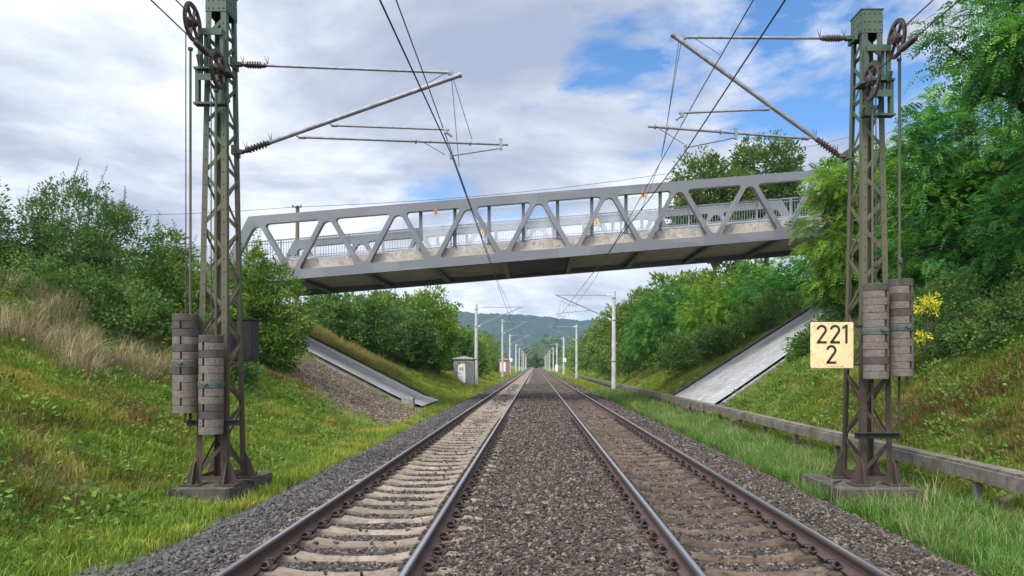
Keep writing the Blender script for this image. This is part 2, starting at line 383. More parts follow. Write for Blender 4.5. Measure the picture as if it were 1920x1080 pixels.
M['leaf_rust'] = leaf_mat('rusty_autumn_leaf', [(0, (0.034, 0.075, 0.018)), (0.5, (0.070, 0.130, 0.026)), (0.8, (0.12, 0.165, 0.034)), (0.90, (0.19, 0.13, 0.036)), (1, (0.24, 0.12, 0.04))])
M['leaf_yellow'] = leaf_mat('yellow_leaf', [(0, (0.30, 0.30, 0.03)), (0.5, (0.60, 0.52, 0.03)), (1, (0.85, 0.74, 0.06))], 0.35)
M['leaf_far'] = leaf_mat('far_tree_leaf', [(0, (0.028, 0.057, 0.014)), (0.5, (0.105, 0.173, 0.039)), (1, (0.240, 0.281, 0.055))])
M['leaf_pale'] = leaf_mat('pale_far_leaf', [(0, (0.055, 0.11, 0.035)), (0.5, (0.10, 0.18, 0.055)), (1, (0.16, 0.25, 0.08))])
def grass_mat(name, stops, dry, thr=(0.5, 0.66), amt=0.85, scale=0.55):
    t = NT(name); c = t.ramp(t.rand(), stops)
    f = t.math('MULTIPLY', t.ramp(t.noise(scale, 5, 0.65, 0.3), [(thr[0], 0.0), (thr[1], 1.0)]), amt)
    c = t.mix(f, c, dry); t.fin(c, 0.6, 0, 0.2)
    tr = t.n('ShaderNodeBsdfTranslucent'); t.l(c, tr.inputs[0]); mx = t.n('ShaderNodeMixShader'); mx.inputs[0].default_value = 0.3
    t.l(t.b.outputs[0], mx.inputs[1]); t.l(tr.outputs[0], mx.inputs[2]); t.l(mx.outputs[0], t.out.inputs[0])
    return t.m
M['grass'] = grass_mat('grass_blades', [(0, (0.075, 0.130, 0.016)), (0.4, (0.14, 0.225, 0.024)), (0.75, (0.21, 0.29, 0.032)), (1, (0.28, 0.32, 0.045))], (0.38, 0.32, 0.06), (0.50, 0.64))
M['grass_bright'] = grass_mat('lush_grass_blades', [(0, (0.060, 0.14, 0.022)), (0.5, (0.10, 0.205, 0.034)), (1, (0.155, 0.25, 0.055))], (0.30, 0.27, 0.08), (0.52, 0.68), 0.75, 0.9)
M['straw'] = grass_mat('dry_grass_blades', [(0, (0.19, 0.15, 0.075)), (0.5, (0.32, 0.26, 0.14)), (1, (0.46, 0.39, 0.23))], (0.11, 0.17, 0.04), (0.52, 0.62), 0.8, 0.9)
M['ochre'] = grass_mat('ochre_grass_blades', [(0, (0.12, 0.15, 0.03)), (0.5, (0.24, 0.21, 0.05)), (1, (0.38, 0.28, 0.09))], (0.11, 0.18, 0.03), (0.5, 0.62), 0.7, 0.5)
M['bracken'] = grass_mat('dead_bracken', [(0, (0.11, 0.055, 0.026)), (0.5, (0.20, 0.11, 0.05)), (1, (0.30, 0.20, 0.10))], (0.09, 0.12, 0.03), (0.56, 0.7), 0.6)
M['weed'] = grass_mat('broad_weed_leaves', [(0, (0.055, 0.115, 0.018)), (0.5, (0.10, 0.19, 0.028)), (1, (0.17, 0.26, 0.04))], (0.16, 0.15, 0.03), (0.6, 0.75), 0.6, 1.0)
def paving_mat():
    t = NT('block_paving')
    b = t.n('ShaderNodeTexBrick'); tcn = t.n('ShaderNodeTexCoord'); t.l(tcn.outputs['UV'], b.inputs['Vector'])
    b.inputs['Scale'].default_value = 1.0; b.inputs['Brick Width'].default_value = 0.42; b.inputs['Row Height'].default_value = 0.21
    b.inputs['Mortar Size'].default_value = 0.014; b.inputs['Bias'].default_value = 0.0
    b.inputs['Color1'].default_value = (0.33, 0.33, 0.33, 1); b.inputs['Color2'].default_value = (0.40, 0.40, 0.40, 1); b.inputs['Mortar'].default_value = (0.24, 0.24, 0.23, 1)
    c = t.mix(t.ramp(t.noise(1.2, 5, 0.65), [(0.42, 0.0), (0.70, 0.75)]), b.outputs[0], (0.185, 0.18, 0.155))
    t.bump(b.outputs['Fac'], -0.12, 0.006)
    return t.fin(c, 0.9, 0, 0.2)
M['paving'] = paving_mat()
def hill_mat():
    t = NT('forest_hill'); c = t.ramp(t.noise(0.035, 6, 0.7), [(0.3, (0.008, 0.018, 0.010)), (0.55, (0.018, 0.034, 0.016)), (0.75, (0.036, 0.055, 0.022))])
    return t.fin(c, 1.0, 0, 0.0)
M['hill'] = hill_mat()
def screen_mat():
    t = NT('clear_screen_sheet'); t.fin((0.75, 0.78, 0.82), 0.15, 0, 0.5)
    tr = t.n('ShaderNodeBsdfTransparent'); mx = t.n('ShaderNodeMixShader'); mx.inputs[0].default_value = 0.16
    t.l(tr.outputs[0], mx.inputs[1]); t.l(t.b.outputs[0], mx.inputs[2]); t.l(mx.outputs[0], t.out.inputs[0])
    return t.m
M['screen'] = screen_mat()

# ------------------------------------------------------------------ terrain
TL, TR_ = -1.85, 2.13                # track centres
def smin(a, b, k): h = np.clip(0.5 + 0.5 * (b - a) / k, 0, 1); return b * (1 - h) + a * h - k * h * (1 - h)
def spl(x, k=0.6): return k * np.logaddexp(0, x / k)       # soft ramp
def hbal(x):                        # top of the ballast
    xs = [-5.2, -4.75, -4.5, -3.75, -3.3, -2.75, -2.6, -1.1, -0.95, 0.15, 1.2, 1.38, 2.88, 3.05, 3.6, 4.1, 4.8, 5.1, 5.5]
    zs = [-.80, -.66, -.58, -.24, -.205, -.21, -.250, -.250, -.20, -.165, -.20, -.252, -.252, -.215, -.22, -.29, -.56, -.68, -.85]
    return np.interp(x, xs, zs)
def hground(x, y, rough=True):
    x = np.asarray(x, float); y = np.asarray(y, float)
    capL = 6.5 - 4.2 * sstep(56, 110, y); capR = 8.6 - 4.0 * sstep(58, 120, y) - 0.8 * (1 - sstep(10, 30, y))
    slopeL = 0.54 - 0.1 * sstep(60, 120, y); slopeR = 0.64
    left = -0.62 + smin(slopeL * spl(-x - 6.15, 0.35), capL + 0.62, 1.2)
    right = -0.62 + smin(slopeR * spl(x - 7.42, 0.35), capR + 0.62, 1.2)
    z = np.where(x < 0, left, right)
    far = sstep(160, 420, y); z = z * (1 - far) + (-0.5) * far
    z = np.where((x > -4.3) & (x < 4.6), -0.85, z)
    if rough:
        a = sstep(4.9, 8.0, np.abs(x))
        pave = 1 - 0.9 * sstep(np.where(x > 0, 31.6, 36.2), np.where(x > 0, 32.4, 37.0), y) * (1 - sstep(45, 46, y))
        z = z + a * pave * ((fbm(x * 0.45, y * 0.45, 3) - 0.5) * 0.55 + (fbm(x * 1.7, y * 1.7, 5, 3) - 0.5) * 0.22)
    return z
def grid(a, b, st): return list(np.arange(a, b, st))
xs = [-4000, -2000, -900, -400, -200, -120, -80, -60, -48, -40, -34, -29] + grid(-26, 26, 0.3) + [26, 29, 34, 40, 48, 60, 80, 120, 200, 400, 900, 2000, 4000]
ys = [-60, -20, -6, 0] + grid(2, 50, 0.33) + grid(50, 110, 1.1) + grid(110, 260, 5) + [260, 290, 330, 380, 440, 520, 700, 1000, 1500, 2200, 3200, 5000]
X, Y = np.meshgrid(np.array(xs, float), np.array(ys, float)); Zg = hground(X, Y)
nx, ny = len(xs), len(ys)
idx = np.arange(nx * ny).reshape(ny, nx)
Fq = np.stack([idx[:-1, :-1], idx[:-1, 1:], idx[1:, 1:], idx[1:, :-1]], -1).reshape(-1, 4)
me = mesh_np('ground', np.stack([X, Y, Zg], -1).reshape(-1, 3), Fq, M['ground'], smooth=True)
nz = fbm(X * 0.8, Y * 0.8, 11)
def soilmask(X, Y):
    n = fbm(X * 0.9, Y * 0.9, 11) - 0.5
    bank = sstep(26.5, 29.5, Y + n * 5) * (1 - sstep(36.6, 37.2, Y)) * sstep(5.3, 5.6, -X) * (1 - sstep(10.5, 12, -X))
    bank = bank * sstep(0.0, 1.2, (Y - 27.0) - 0.55 * (X + 5.0) * -1 * 0.0 + n * 4)
    under = sstep(np.where(X > 0, 32.2 + .28 * (X - 7.9), 37.2), np.where(X > 0, 32.8 + .28 * (X - 7.9), 37.9), Y) * (1 - sstep(44.5, 46, Y)) * np.where(X > 0, sstep(7.3, 7.7, X), sstep(5.5, 5.9, -X)) * (1 - sstep(20, 22, np.abs(X)))
    brown = sstep(0.60, 0.68, fbm(X * 0.55, Y * 0.55, 23)) * 0.7 * (np.abs(X) > 6.5)
    return np.clip(np.maximum(np.maximum(bank, under), brown), 0, 1)
def gravelmask(X, Y):
    n = fbm(X * 1.2, Y * 1.2, 31) - 0.5
    p = sstep(4.2, 4.5, -X) * (1 - sstep(4.75, 5.15, -X + n * 1.1 - 0.35 * (1 - sstep(7, 11.5, Y)))) * (1 - sstep(11.0, 14.5, Y + n * 4))
    return np.clip(p, 0, 1)
for nm, arr in (('soil', soilmask(X, Y)), ('gravel', gravelmask(X, Y))):
    a = me.attributes.new(nm, 'FLOAT', 'POINT'); a.data.foreach_set('value', arr.astype(np.float32).ravel())
tag(link('ground', me), kind='structure')

bx = sorted(set([-5.2, -5.0, -4.75, -4.5] + grid(-4.3, 4.8, 0.13) + [4.8, 4.95, 5.1, 5.5])); by = grid(1, 45, 0.25) + grid(45, 130, 2.0) + grid(130, 560, 15)
X, Y = np.meshgrid(np.array(bx), np.array(by)); Zb = hbal(X) + (fbm(X * 2.2, Y * 2.2, 41) - 0.5) * 0.05
idx = np.arange(X.size).reshape(X.shape)
Fq = np.stack([idx[:-1, :-1], idx[:-1, 1:], idx[1:, 1:], idx[1:, :-1]], -1).reshape(-1, 4)
tag(link('ballast_bed', mesh_np('ballast_bed', np.stack([X, Y, Zb], -1).reshape(-1, 3), Fq, M['ballast'], smooth=True)), kind='structure')

# far wooded hill
hx = np.linspace(-1900, 1900, 520); hy = np.linspace(2250, 2950, 110)
X, Y = np.meshgrid(hx, hy)
crest = (685 - np.interp((X / Y) * F + VPX, [300, 700, 855, 940, 1085, 1300, 1800], [570, 575, 583, 590, 601, 606, 612])) / F * 2600 + 8
prof = sstep(2250, 2620, Y) * (1 - 0.25 * sstep(2650, 2950, Y))
Zh = -3 + crest * prof + prof * ((fbm(X * 0.004, Y * 0.004, 51) - 0.5) * 22 + (vnoise(X * 0.11, Y * 0.11, 52) - 0.5) * 9 + (vnoise(X * 0.21, Y * 0.21, 53) - 0.5) * 5)
idx = np.arange(X.size).reshape(X.shape)
Fq = np.stack([idx[:-1, :-1], idx[:-1, 1:], idx[1:, 1:], idx[1:, :-1]], -1).reshape(-1, 4)
tag(link('hills', mesh_np('hills', np.stack([X, Y, Zh], -1).reshape(-1, 3), Fq, M['hill'])), kind='structure')

# ------------------------------------------------------------------ paved slopes under the bridge
def paved(name, pts, y0, y1, off):
    """pts: list of (x,z) up the slope"""
    V = []; UV = []; L = 0; n = len(pts)
    for i, (x, z) in enumerate(pts):
        if i: L += math.hypot(x - pts[i - 1][0], z - pts[i - 1][1])
        for y in np.linspace(y0(x), y1(x), 9): V.append((x, y, z)); UV.append((y, L))
    Fq = [(i * 9 + j, i * 9 + j + 1, (i + 1) * 9 + j + 1, (i + 1) * 9 + j) for i in range(n - 1) for j in range(8)]
    me = bpy.data.meshes.new(name); me.from_pydata(V, [], Fq); me.materials.append(M['paving'])
    uvl = me.uv_layers.new(name='UVMap')
    for lp in me.loops: uvl.data[lp.index].uv = UV[lp.vertex_index]
    return tag(link(name, me), kind='structure')
YL0 = lambda x: 38.9 + max(x + 6.4, -11) * .16
YL1 = lambda x: 45.6 + max(x + 6.4, -11) * .26
YR0 = lambda x: 33.4 + (x - 7.9) * .28
YR1 = lambda x: 42.9
def pl(x, y, up=0.0): return float(hground(x, y, False)) + up
LX = np.linspace(-5.95, -17.0, 14); RX = np.linspace(7.9, 20.0, 14)
paved('paving_slope_left', [(x, pl(x, 41, 0.12)) for x in LX], YL0, YL1, 0)
paved('paving_slope_right', [(x, pl(x, 41, 0.14)) for x in RX], YR0, YR1, 0)
def kerb_run(name, label, xs_, y, up, mat, wd=0.18, ht=0.22, step=1):
    m = MB()
    for i in range(len(xs_) - 1):
        a = (xs_[i], y(xs_[i]), pl(xs_[i], 41, up)); b = (xs_[i + 1], y(xs_[i + 1]), pl(xs_[i + 1], 41, up)); d = Vector(b) - Vector(a)
        m.bar(a, Vector(a) + d * 0.985, wd, ht)
    return tag(m.build(name, mat), label, 'kerb')
kerb_run('concrete_kerb', 'stepped pale concrete drain edge below the left paved slope', np.linspace(-5.9, -16.5, 22), lambda x: YL0(x) - 1.25, -0.03, M['conc'], 0.34, 0.22)
kerb_run('stone_edging', 'dark stone edging above the left paved slope beside dry grass', np.linspace(-6.6, -16.5, 30), lambda x: YL1(x) + .2, 0.12, M['found'], 0.25, 0.2)
kerb_run('concrete_kerb', 'pale concrete edge beside the gravel strip of right paved slope', np.linspace(8.3, 18, 20), lambda x: YR0(x) - .9, 0.05, M['conc'], 0.22, 0.2)
kerb_run('stone_edging', 'dark stone edging along the far side of right paved slope', np.linspace(8.0, 19, 30), lambda x: YR1(x) + .35, 0.12, M['found'], 0.45, 0.22)
m = MB(); c = P(765, 760, 37.5)
m.box((c.x, 37.5, -0.25), (0.60, 0.55, 0.62)); m.box((c.x, 37.5, 0.083), (0.55, 0.50, 0.045))
tag(m.build('concrete_block', M['conc']), 'pale concrete block at the foot of the left drain edge', 'concrete block')

# ------------------------------------------------------------------ rails and sleepers
def rail(x, label, slant):
    prof = [(-.075, -.172), (.075, -.172), (.075, -.160), (.020, -.143), (.009, -.125), (.009, -.050), (.034, -.036), (.036, -.012), (.030, -.003), (.018, .0), (-.018, .0), (-.030, -.003), (-.036, -.012), (-.034, -.036), (-.009, -.050), (-.009, -.125), (-.020, -.143), (-.075, -.160)]
    yy = grid(0.5, 60, 4.0) + grid(60, 540, 20.0); n = len(prof); m = MB()
    m.v = [(x + px * 1.0, y, pz) for y in yy for px, pz in prof]
    for i in range(len(yy) - 1):
        for j in range(n):
            k = (j + 1) % n; m.f.append((i * n + j, i * n + k, (i + 1) * n + k, (i + 1) * n + j))
            m.m.append(1 if j in (9,) else (2 if j in (7, 8, 10, 11) else 0)); m.smooth.append(False)
    m.f.append(tuple(range(n))); m.m.append(0); m.smooth.append(False)
    return tag(m.build('rail', [M['rail'], M['railtop'], M['railedge']]), label, 'rail', 'rails of the two tracks')
rail(TL - .755, 'outer rail of the pale left track beside the grey ballast shoulder', 1)
rail(TL + .755, 'inner rail of the pale left track beside the middle ballast', -1)
rail(TR_ - .755, 'inner rail of the brown right track beside the middle ballast', 1)
rail(TR_ + .755, 'outer rail of the brown right track nearest the sign', -1)

def sleeper_arrays(seed=0):
    secs = [(-1.3, -.215, 0.084, 0.120), (-1.15, -.200, 0.084, 0.125), (-.98, -.178, 0.088, 0.129), (-.56, -.176, 0.088, 0.129), (-.46, -.192, 0.084, 0.129), (-.30, -.215, 0.071, 0.112), (0, -.222, 0.067, 0.107), (.30, -.215, 0.071, 0.112), (.46, -.192, 0.084, 0.129), (.56, -.176, 0.088, 0.129), (.98, -.178, 0.088, 0.129), (1.15, -.200, 0.084, 0.125), (1.3, -.215, 0.084, 0.120)]
    V = []; n = 6
    for x, zt, wt, wb in secs:
        for (yy, zz) in ((-wb, -.40), (-wt - .012, zt - .03), (-wt + .012, zt), (wt - .012, zt), (wt + .012, zt - .03), (wb, -.40)): V.append((x, yy, zz))
    Fq = [(i * n + j, i * n + (j + 1) % n, (i + 1) * n + (j + 1) % n, (i + 1) * n + j) for i in range(len(secs) - 1) for j in range(n)]
    return np.array(V), np.array(Fq), [tuple(range(n)), tuple(range((len(secs) - 1) * n, len(secs) * n))]
SV, SF, SC = sleeper_arrays()
def sleeper_mesh(mat):
    m = MB(); m.v = [tuple(v) for v in SV]; m.f = [tuple(f) for f in SF] + SC; m.m = [0] * len(m.f); m.smooth = [False] * len(m.f)
    return m
def clip_mb(s):                     # sprung rail clip on the side s of a rail at x = 0
    m = MB()
    for q in (-1, 1):
        pts = [(s * .055, q * .02, -.150), (s * .085, q * .03, -.105), (s * .125, q * .062, -.098), (s * .155, q * .085, -.125), (s * .12, q * .098, -.150), (s * .07, q * .092, -.140)]
        m.tube(pts, .0115, 6)
    m.lathe((s * .105, 0, -.178), (0, 0, 1), [(0, .042), (.02, .042), (.022, .026), (.075, .026), (.08, .016), (.10, .016)], 8)
    m.box((s * .13, 0, -.168), (.10, .16, .03))
    return m
SY0 = 6.30 - 0.6 * 8
def sleepers(xt, mat, label, group, seed):
    r = random.Random(seed); ys_ = [SY0 + 0.6 * k for k in range(150)]
    root = None; clips = None
    for k, y in enumerate(ys_):
        if root is None:
            o = sleeper_mesh(mat).build('sleeper', mat); tag(o, label, 'sleeper', group); root = o
            cl = {s: clip_mb(s).build('rail_clip', M['rust'], o) for s in (-1, 1)}; cme = {s: c.data for s, c in cl.items()}
            for s, c in cl.items(): bpy.data.objects.remove(c)
        else:
            o = root.copy(); COL.objects.link(o)
        o.location = (xt + r.uniform(-.012, .012), y + r.uniform(-.02, .02), r.uniform(-.006, .004)); o.rotation_euler = (0, 0, r.uniform(-.008, .008))
        if 5.5 < y < 26:
            for rx in (-.755, .755):
                for s in (-1, 1):
                    c = bpy.data.objects.new('rail_clip', cme[s]); COL.objects.link(c); c.parent = o; c.location = (rx, 0, 0)
sleepers(TL, M['sl_left'], 'pale worn concrete sleeper under the left track', 'sleepers of the left track', 1)
sleepers(TR_, M['sl_right'], 'brown stained concrete sleeper under the right track', 'sleepers of the right track', 2)
for xt, mt, nm in ((TL, M['sl_left'], 'pale far sleepers of the left track'), (TR_, M['sl_right'], 'brown far sleepers of the right track')):
    k = np.arange(150, 880); offs = SY0 + .6 * k
    V = (SV[None] + np.stack([np.full(len(k), xt), offs, np.zeros(len(k))], -1)[:, None]).reshape(-1, 3)
    Fq = (SF[None] + (np.arange(len(k)) * len(SV))[:, None, None]).reshape(-1, 4)
    o = link('far_sleepers', mesh_np('far_sleepers', V, Fq, mt)); tag(o, nm + ' receding to the vanishing point', 'sleepers', kind='stuff')

# ------------------------------------------------------------------ geometry-node scatter for uncountable stuff
def scatter(name, label, cat, pos, rot, scl, pick, protos):
    n = len(pos); me = bpy.data.meshes.new(name); me.vertices.add(n); me.vertices.foreach_set('co', np.asarray(pos, np.float32).ravel())
    a = me.attributes.new('rot', 'FLOAT_VECTOR', 'POINT'); a.data.foreach_set('vector', np.asarray(rot, np.float32).ravel())
    a = me.attributes.new('scl', 'FLOAT_VECTOR', 'POINT'); a.data.foreach_set('vector', np.asarray(scl, np.float32).ravel())
    a = me.attributes.new('pick', 'INT', 'POINT'); a.data.foreach_set('value', np.asarray(pick, np.int32))
    o = link(name, me); tag(o, label, cat, kind='stuff')
    coll = bpy.data.collections.new(name + '_kinds')
    for i, pm in enumerate(protos):
        q = bpy.data.objects.new('%s_%02d' % (name, i), pm); coll.objects.link(q)
    g = bpy.data.node_groups.new(name, 'GeometryNodeTree')
    g.interface.new_socket('Geometry', in_out='INPUT', socket_type='NodeSocketGeometry'); g.interface.new_socket('Geometry', in_out='OUTPUT', socket_type='NodeSocketGeometry')
    N = g.nodes.new; gi = N('NodeGroupInput'); go = N('NodeGroupOutput')
    m2p = N('GeometryNodeMeshToPoints'); iop = N('GeometryNodeInstanceOnPoints'); ci = N('GeometryNodeCollectionInfo')
    ci.inputs['Collection'].default_value = coll; ci.inputs['Separate Children'].default_value = True; ci.inputs['Reset Children'].default_value = True
    def na(nm, t):
        q = N('GeometryNodeInputNamedAttribute'); q.data_type = t; q.inputs['Name'].default_value = nm; return [s for s in q.outputs if s.enabled and s.name == 'Attribute'][0]
    L = g.links.new
    L(gi.outputs[0], m2p.inputs[0]); L(m2p.outputs[0], iop.inputs['Points']); L(ci.outputs[0], iop.inputs['Instance'])
    iop.inputs['Pick Instance'].default_value = True
    L(na('pick', 'INT'), iop.inputs['Instance Index']); L(na('rot', 'FLOAT_VECTOR'), iop.inputs['Rotation']); L(na('scl', 'FLOAT_VECTOR'), iop.inputs['Scale'])
    L(iop.outputs[0], go.inputs[0])
    md = o.modifiers.new('scatter', 'NODES'); md.node_group = g
    return o
def stone_protos(n=10):
    out = []
    for i in range(n):
        bm = bmesh.new()
        for k in range(13):
            d = Vector((random.gauss(0, 1), random.gauss(0, 1), random.gauss(0, 1))).normalized() * random.uniform(.8, 1.05)
            bm.verts.new((d.x * random.uniform(.9, 1.15), d.y * .8, d.z * .62))
        r = bmesh.ops.convex_hull(bm, input=bm.verts)
        bmesh.ops.delete(bm, geom=[v for v in bm.verts if not v.link_faces], context='VERTS')
        me = bpy.data.meshes.new('stone'); bm.to_mesh(me); bm.free(); me.materials.append(M['stone']); out.append(me)
    return out
def ballast_points():
    P_ = []; S = []
    for (y0, y1, dens, s0, s1) in ((4.2, 9.5, 980, .021, .036), (9.5, 15, 760, .024, .039), (15, 24, 430, .030, .046), (24, 40, 250, .036, .055), (40, 75, 110, .05, .075)):
        n = int((y1 - y0) * 10.6 * dens); x = rng.uniform(-5.6, 5.1, n); y = rng.uniform(y0, y1, n); s = rng.uniform(s0, s1, n) * (1 + .35 * (rng.random(n) < .08))
        keep = np.ones(n, bool)
        edge = (fbm(x * 1.5, y * 1.5, 71) - .5) * .9
        keep &= (x > -4.68 + edge * .5) | (rng.random(n) < np.where(x > -4.85, .14, +.05 * gravelmask(x, y))); keep &= (x < 4.88 + edge * .5) | (rng.random(n) < .12)
        z = hbal(x) + (fbm(x * 2.2, y * 2.2, 41) - .5) * .05 + rng.uniform(-.012, .016, n)
        z = np.where(x < -4.3, np.maximum(z, hground(x, y) + .004), z)
        for xt in (TL, TR_):
            dx = np.abs(x - xt); dy = np.abs((y - SY0 + .3) % .6 - .3)
            for rx in (.755,): keep &= ~(np.abs(dx - rx) < .105)
            keep &= ~((dx < .66) & (dy < .145) & (rng.random(n) > .012))
            keep &= ~((dx > .86) & (dx < 1.25) & (dy < .10) & (rng.random(n) > .42))
            inside = dx < .62
            z = np.where(inside & (dy > .12), z - .005, z)
            up = (dx < 1.32) & (dy < .13); z = np.where(up & (dx > .86), np.maximum(z, -.205), np.where(up & (dx < .66), np.maximum(z, -.20), z))
        P_.append(np.stack([x, y, z], -1)[keep]); S.append(s[keep])
    return np.concatenate(P_), np.concatenate(S)
bp, bs = ballast_points(); n = len(bp)
scatter('ballast_stones', 'loose grey and brown crushed stones filling both tracks', 'ballast', bp, np.stack([rng.normal(0, .45, n), rng.normal(0, .45, n), rng.uniform(0, 6.28, n)], -1), bs[:, None] * rng.uniform(.8, 1.2, (n, 3)), rng.integers(0, 10, n), stone_protos())

nb = 5200; bx_ = rng.uniform(-10.6, -5.0, nb); by_ = rng.uniform(26, 37, nb); kk = rng.random(nb) < soilmask(bx_, by_) ** 1.5; bx_, by_ = bx_[kk], by_[kk]; nb = len(bx_)
rub = []
for i in range(6):
    q = stone_protos(1)[0]; q.materials.clear(); q.materials.append(M['rubble']); rub.append(q)
scatter('rubble', 'brown rubble and earth below the left drain edge', 'rubble', np.stack([bx_, by_, hground(bx_, by_) + .01], -1), rng.normal(0, .5, (nb, 3)), (rng.uniform(.02, .06, nb) * (1 + .8 * (rng.random(nb) < .06)))[:, None] * rng.uniform(.7, 1.3, (nb, 3)), rng.integers(0, 6, nb), rub)

# ------------------------------------------------------------------ trackside cable trough (right)
tr = thing('cable_trough', 'long raised concrete cable trough on short posts below the right bank', 'cable trough', (7.1, 12, -.6))
m = MB(); 
for k in range(0, 70):
    y0 = 3 + k * 2.0; z = .10 + .0 * k; q = .012 * math.sin(k * 2.1)
    m.box((7.1 + q, y0 + 1.0, z - .10), (.34, 1.985, .20))
m.build('channel', M['trough'], tr)
m = MB()
for k in range(0, 70):
    y0 = 3 + k * 2.0; q = .012 * math.sin(k * 2.1)
    m.box((7.12 + q, y0 + 1.0, .10 + .022), (.27, 1.97, .045))
m.build('lid', M['trough'], tr)
for k in range(0, 36):
    y = 3.6 + k * 2.75; m = MB(); m.box((7.07, y, -.52), (.11, .10, .70)); m.build('post', M['trough'], tr)

# ------------------------------------------------------------------ lattice masts
YF, YBK = 12.6, 13.38
def lattice(cx, s, label, top, ztop_box):
    """s=+1: mast left of the tracks (tracks at +x); s=-1 mirrored"""
    zb = -.30
    t = thing('lattice_mast', label, 'catenary mast', (cx, 13.0, zb), 'lattice masts in the foreground')
    H = top - zb
    def corner(i, j, z):            # i,j in -1,1 ; j=-1 is the near side
        f = (z - zb) / H; hw = .27 * (1 - f) + .170 * f; hd = .40 * (1 - f) + .21 * f
        return Vector((cx + i * hw, 13.0 + j * hd, z))
    a = .095; th = .012
    for i in (-1, 1):
        for j in (-1, 1):
            m = MB(); p = corner(i, j, zb); q = corner(i, j, top)
            d = Vector((0, 0, 1))
            m.bar(p - Vector((i * a / 2, 0, 0)), q - Vector((i * a / 2, 0, 0)), a, th, (0, 1, 0))
            m.bar(p - Vector((i * th / 2, j * (a / 2 + th / 2), 0)), q - Vector((i * th / 2, j * (a / 2 + th / 2), 0)), th, a, (0, 1, 0))
            # gusset fins at the foot
            for (ex, ey) in ((i, 0), (0, j)):
                base = p + Vector((ex * .02, ey * .02, 0)); w2 = .17
                pts = [base + Vector((-ex * .06, -ey * .06, 0)), base + Vector((ex * w2, ey * w2, 0)), base + Vector((ex * .05, ey * .05, .34)), base + Vector((-ex * .06, -ey * .06, .46))]
                nrm = Vector((ey, ex, 0)) * .007
                vs = [v - nrm for v in pts] + [v + nrm for v in pts]
                m.add(vs, [(0, 1, 2, 3), (7, 6, 5, 4), (0, 4, 5, 1), (1, 5, 6, 2), (2, 6, 7, 3), (3, 7, 4, 0)])
            m.box(p + Vector((i * .03, j * .03, .008)), (.34, .34, .016))
            for bxo in (-.11, .11): m.lathe(p + Vector((i * .03 + bxo, j * .03 + .1 * j, .016)), (0, 0, 1), [(0, .022), (.03, .022), (.032, .012), (.07, .012)], 6)
            for k in range(36):
                zz = zb + .4 + k * .215
                if zz < top - .1:
                    c = corner(i, j, zz) + Vector((-i * .055, j * .008, 0)); m.lathe(c, (0, j, 0), [(0, .013), (.010, .011), (.013, .005)], 6)
            m.build('leg', M['mast'], t)
    faces = {'near': ((-1, -1), (1, -1)), 'far': ((-1, 1), (1, 1)), 'l': ((-1, -1), (-1, 1)), 'r': ((1, -1), (1, 1))}
    for fi, (nm, (ca, cb)) in enumerate(faces.items()):
        m = MB(); z = zb + .16; k = fi % 2; A, B = ca, cb
        nrm = Vector((0, ca[1], 0)) if nm in ('near', 'far') else Vector((ca[0], 0, 0))
        m.bar(corner(*A, zb + .10), corner(*B, zb + .10), .012, .07, nrm.cross(Vector((0, 0, 1))) if False else (0, 0, 1))
        while z < top - .55:
            st = .60 - .016 * (z - zb) * 2
            p = corner(*(A if k == 0 else B), z); q = corner(*(B if k == 0 else A), z + st)
            ins = -nrm * .02
            dd = (q - p).normalized(); m.bar(p + ins + dd * .04, q + ins - dd * .04, .010, .062, up=nrm.cross(dd))
            z += st; k = 1 - k
        m.build('lacing', M['mast'], t)
    # plated head
    m = MB(); z0 = top - .62
    for nm, (ca, cb) in faces.items():
        nrm = Vector((0, ca[1], 0)) if nm in ('near', 'far') else Vector((ca[0], 0, 0))
        p, q = corner(*ca, 0), corner(*cb, 0)
        for (za, zc_) in ((top - .40, top),):
            A0, B0, A1, B1 = corner(*ca, za), corner(*cb, za), corner(*ca, zc_), corner(*cb, zc_)
            o = nrm * .004; w_ = nrm * .014
            m.add([A0 + o, B0 + o, B1 + o, A1 + o, A0 + w_, B0 + w_, B1 + w_, A1 + w_], [(0, 1, 2, 3), (7, 6, 5, 4), (0, 4, 5, 1), (1, 5, 6, 2), (2, 6, 7, 3), (3, 7, 4, 0)])
        for zz in (top - .06, top - .20, top - .34):
            for fr in (.12, .36, .64, .88):
                c = corner(*ca, zz).lerp(corner(*cb, zz), fr) + nrm * .014
                m.lathe(c, nrm, [(0, .016), (.012, .013), (.016, .006)], 6)
    c0 = corner(-1, -1, top); c1 = corner(1, 1, top)
    m.box((cx, 13.0, top + .012), (c1.x - c0.x + .05, c1.y - c0.y + .05, .02))
    hole = MB()
    m.build('head_plate', M['mast'], t)
    return t, corner
ML = -5.50; MR = 5.81
mastL, cornL = lattice(ML, 1, 'green and brown lattice mast with counterweights left of the tracks', 8.22, 0)
mastR, cornR = lattice(MR, -1, 'green and brown lattice mast with the 221/2 sign right of the tracks', 7.85, 0)
def foundation(parent, x0, x1, y0, y1, zt, zb):
    m = MB(); n = 10
    poly = [(x0 + .04, y0), (x1 - .05, y0), (x1, y0 + .06), (x1, y1 - .05), (x1 - .06, y1), (x0 + .05, y1), (x0, y1 - .06), (x0, y0 + .05)]
    m.prism(poly, zb, zt - .03); sh = [(x * .985 + (x0 + x1) / 2 * .015, y * .985 + (y0 + y1) / 2 * .015) for x, y in poly]
    m.prism(sh, zt - .03, zt)
    m.build('foundation', M['found'], parent)
foundation(mastL, -6.05, -5.02, 12.1, 14.2, -.31, -.95)
foundation(mastR, 4.95, 6.35, 12.05, 13.9, -.31, -.95)

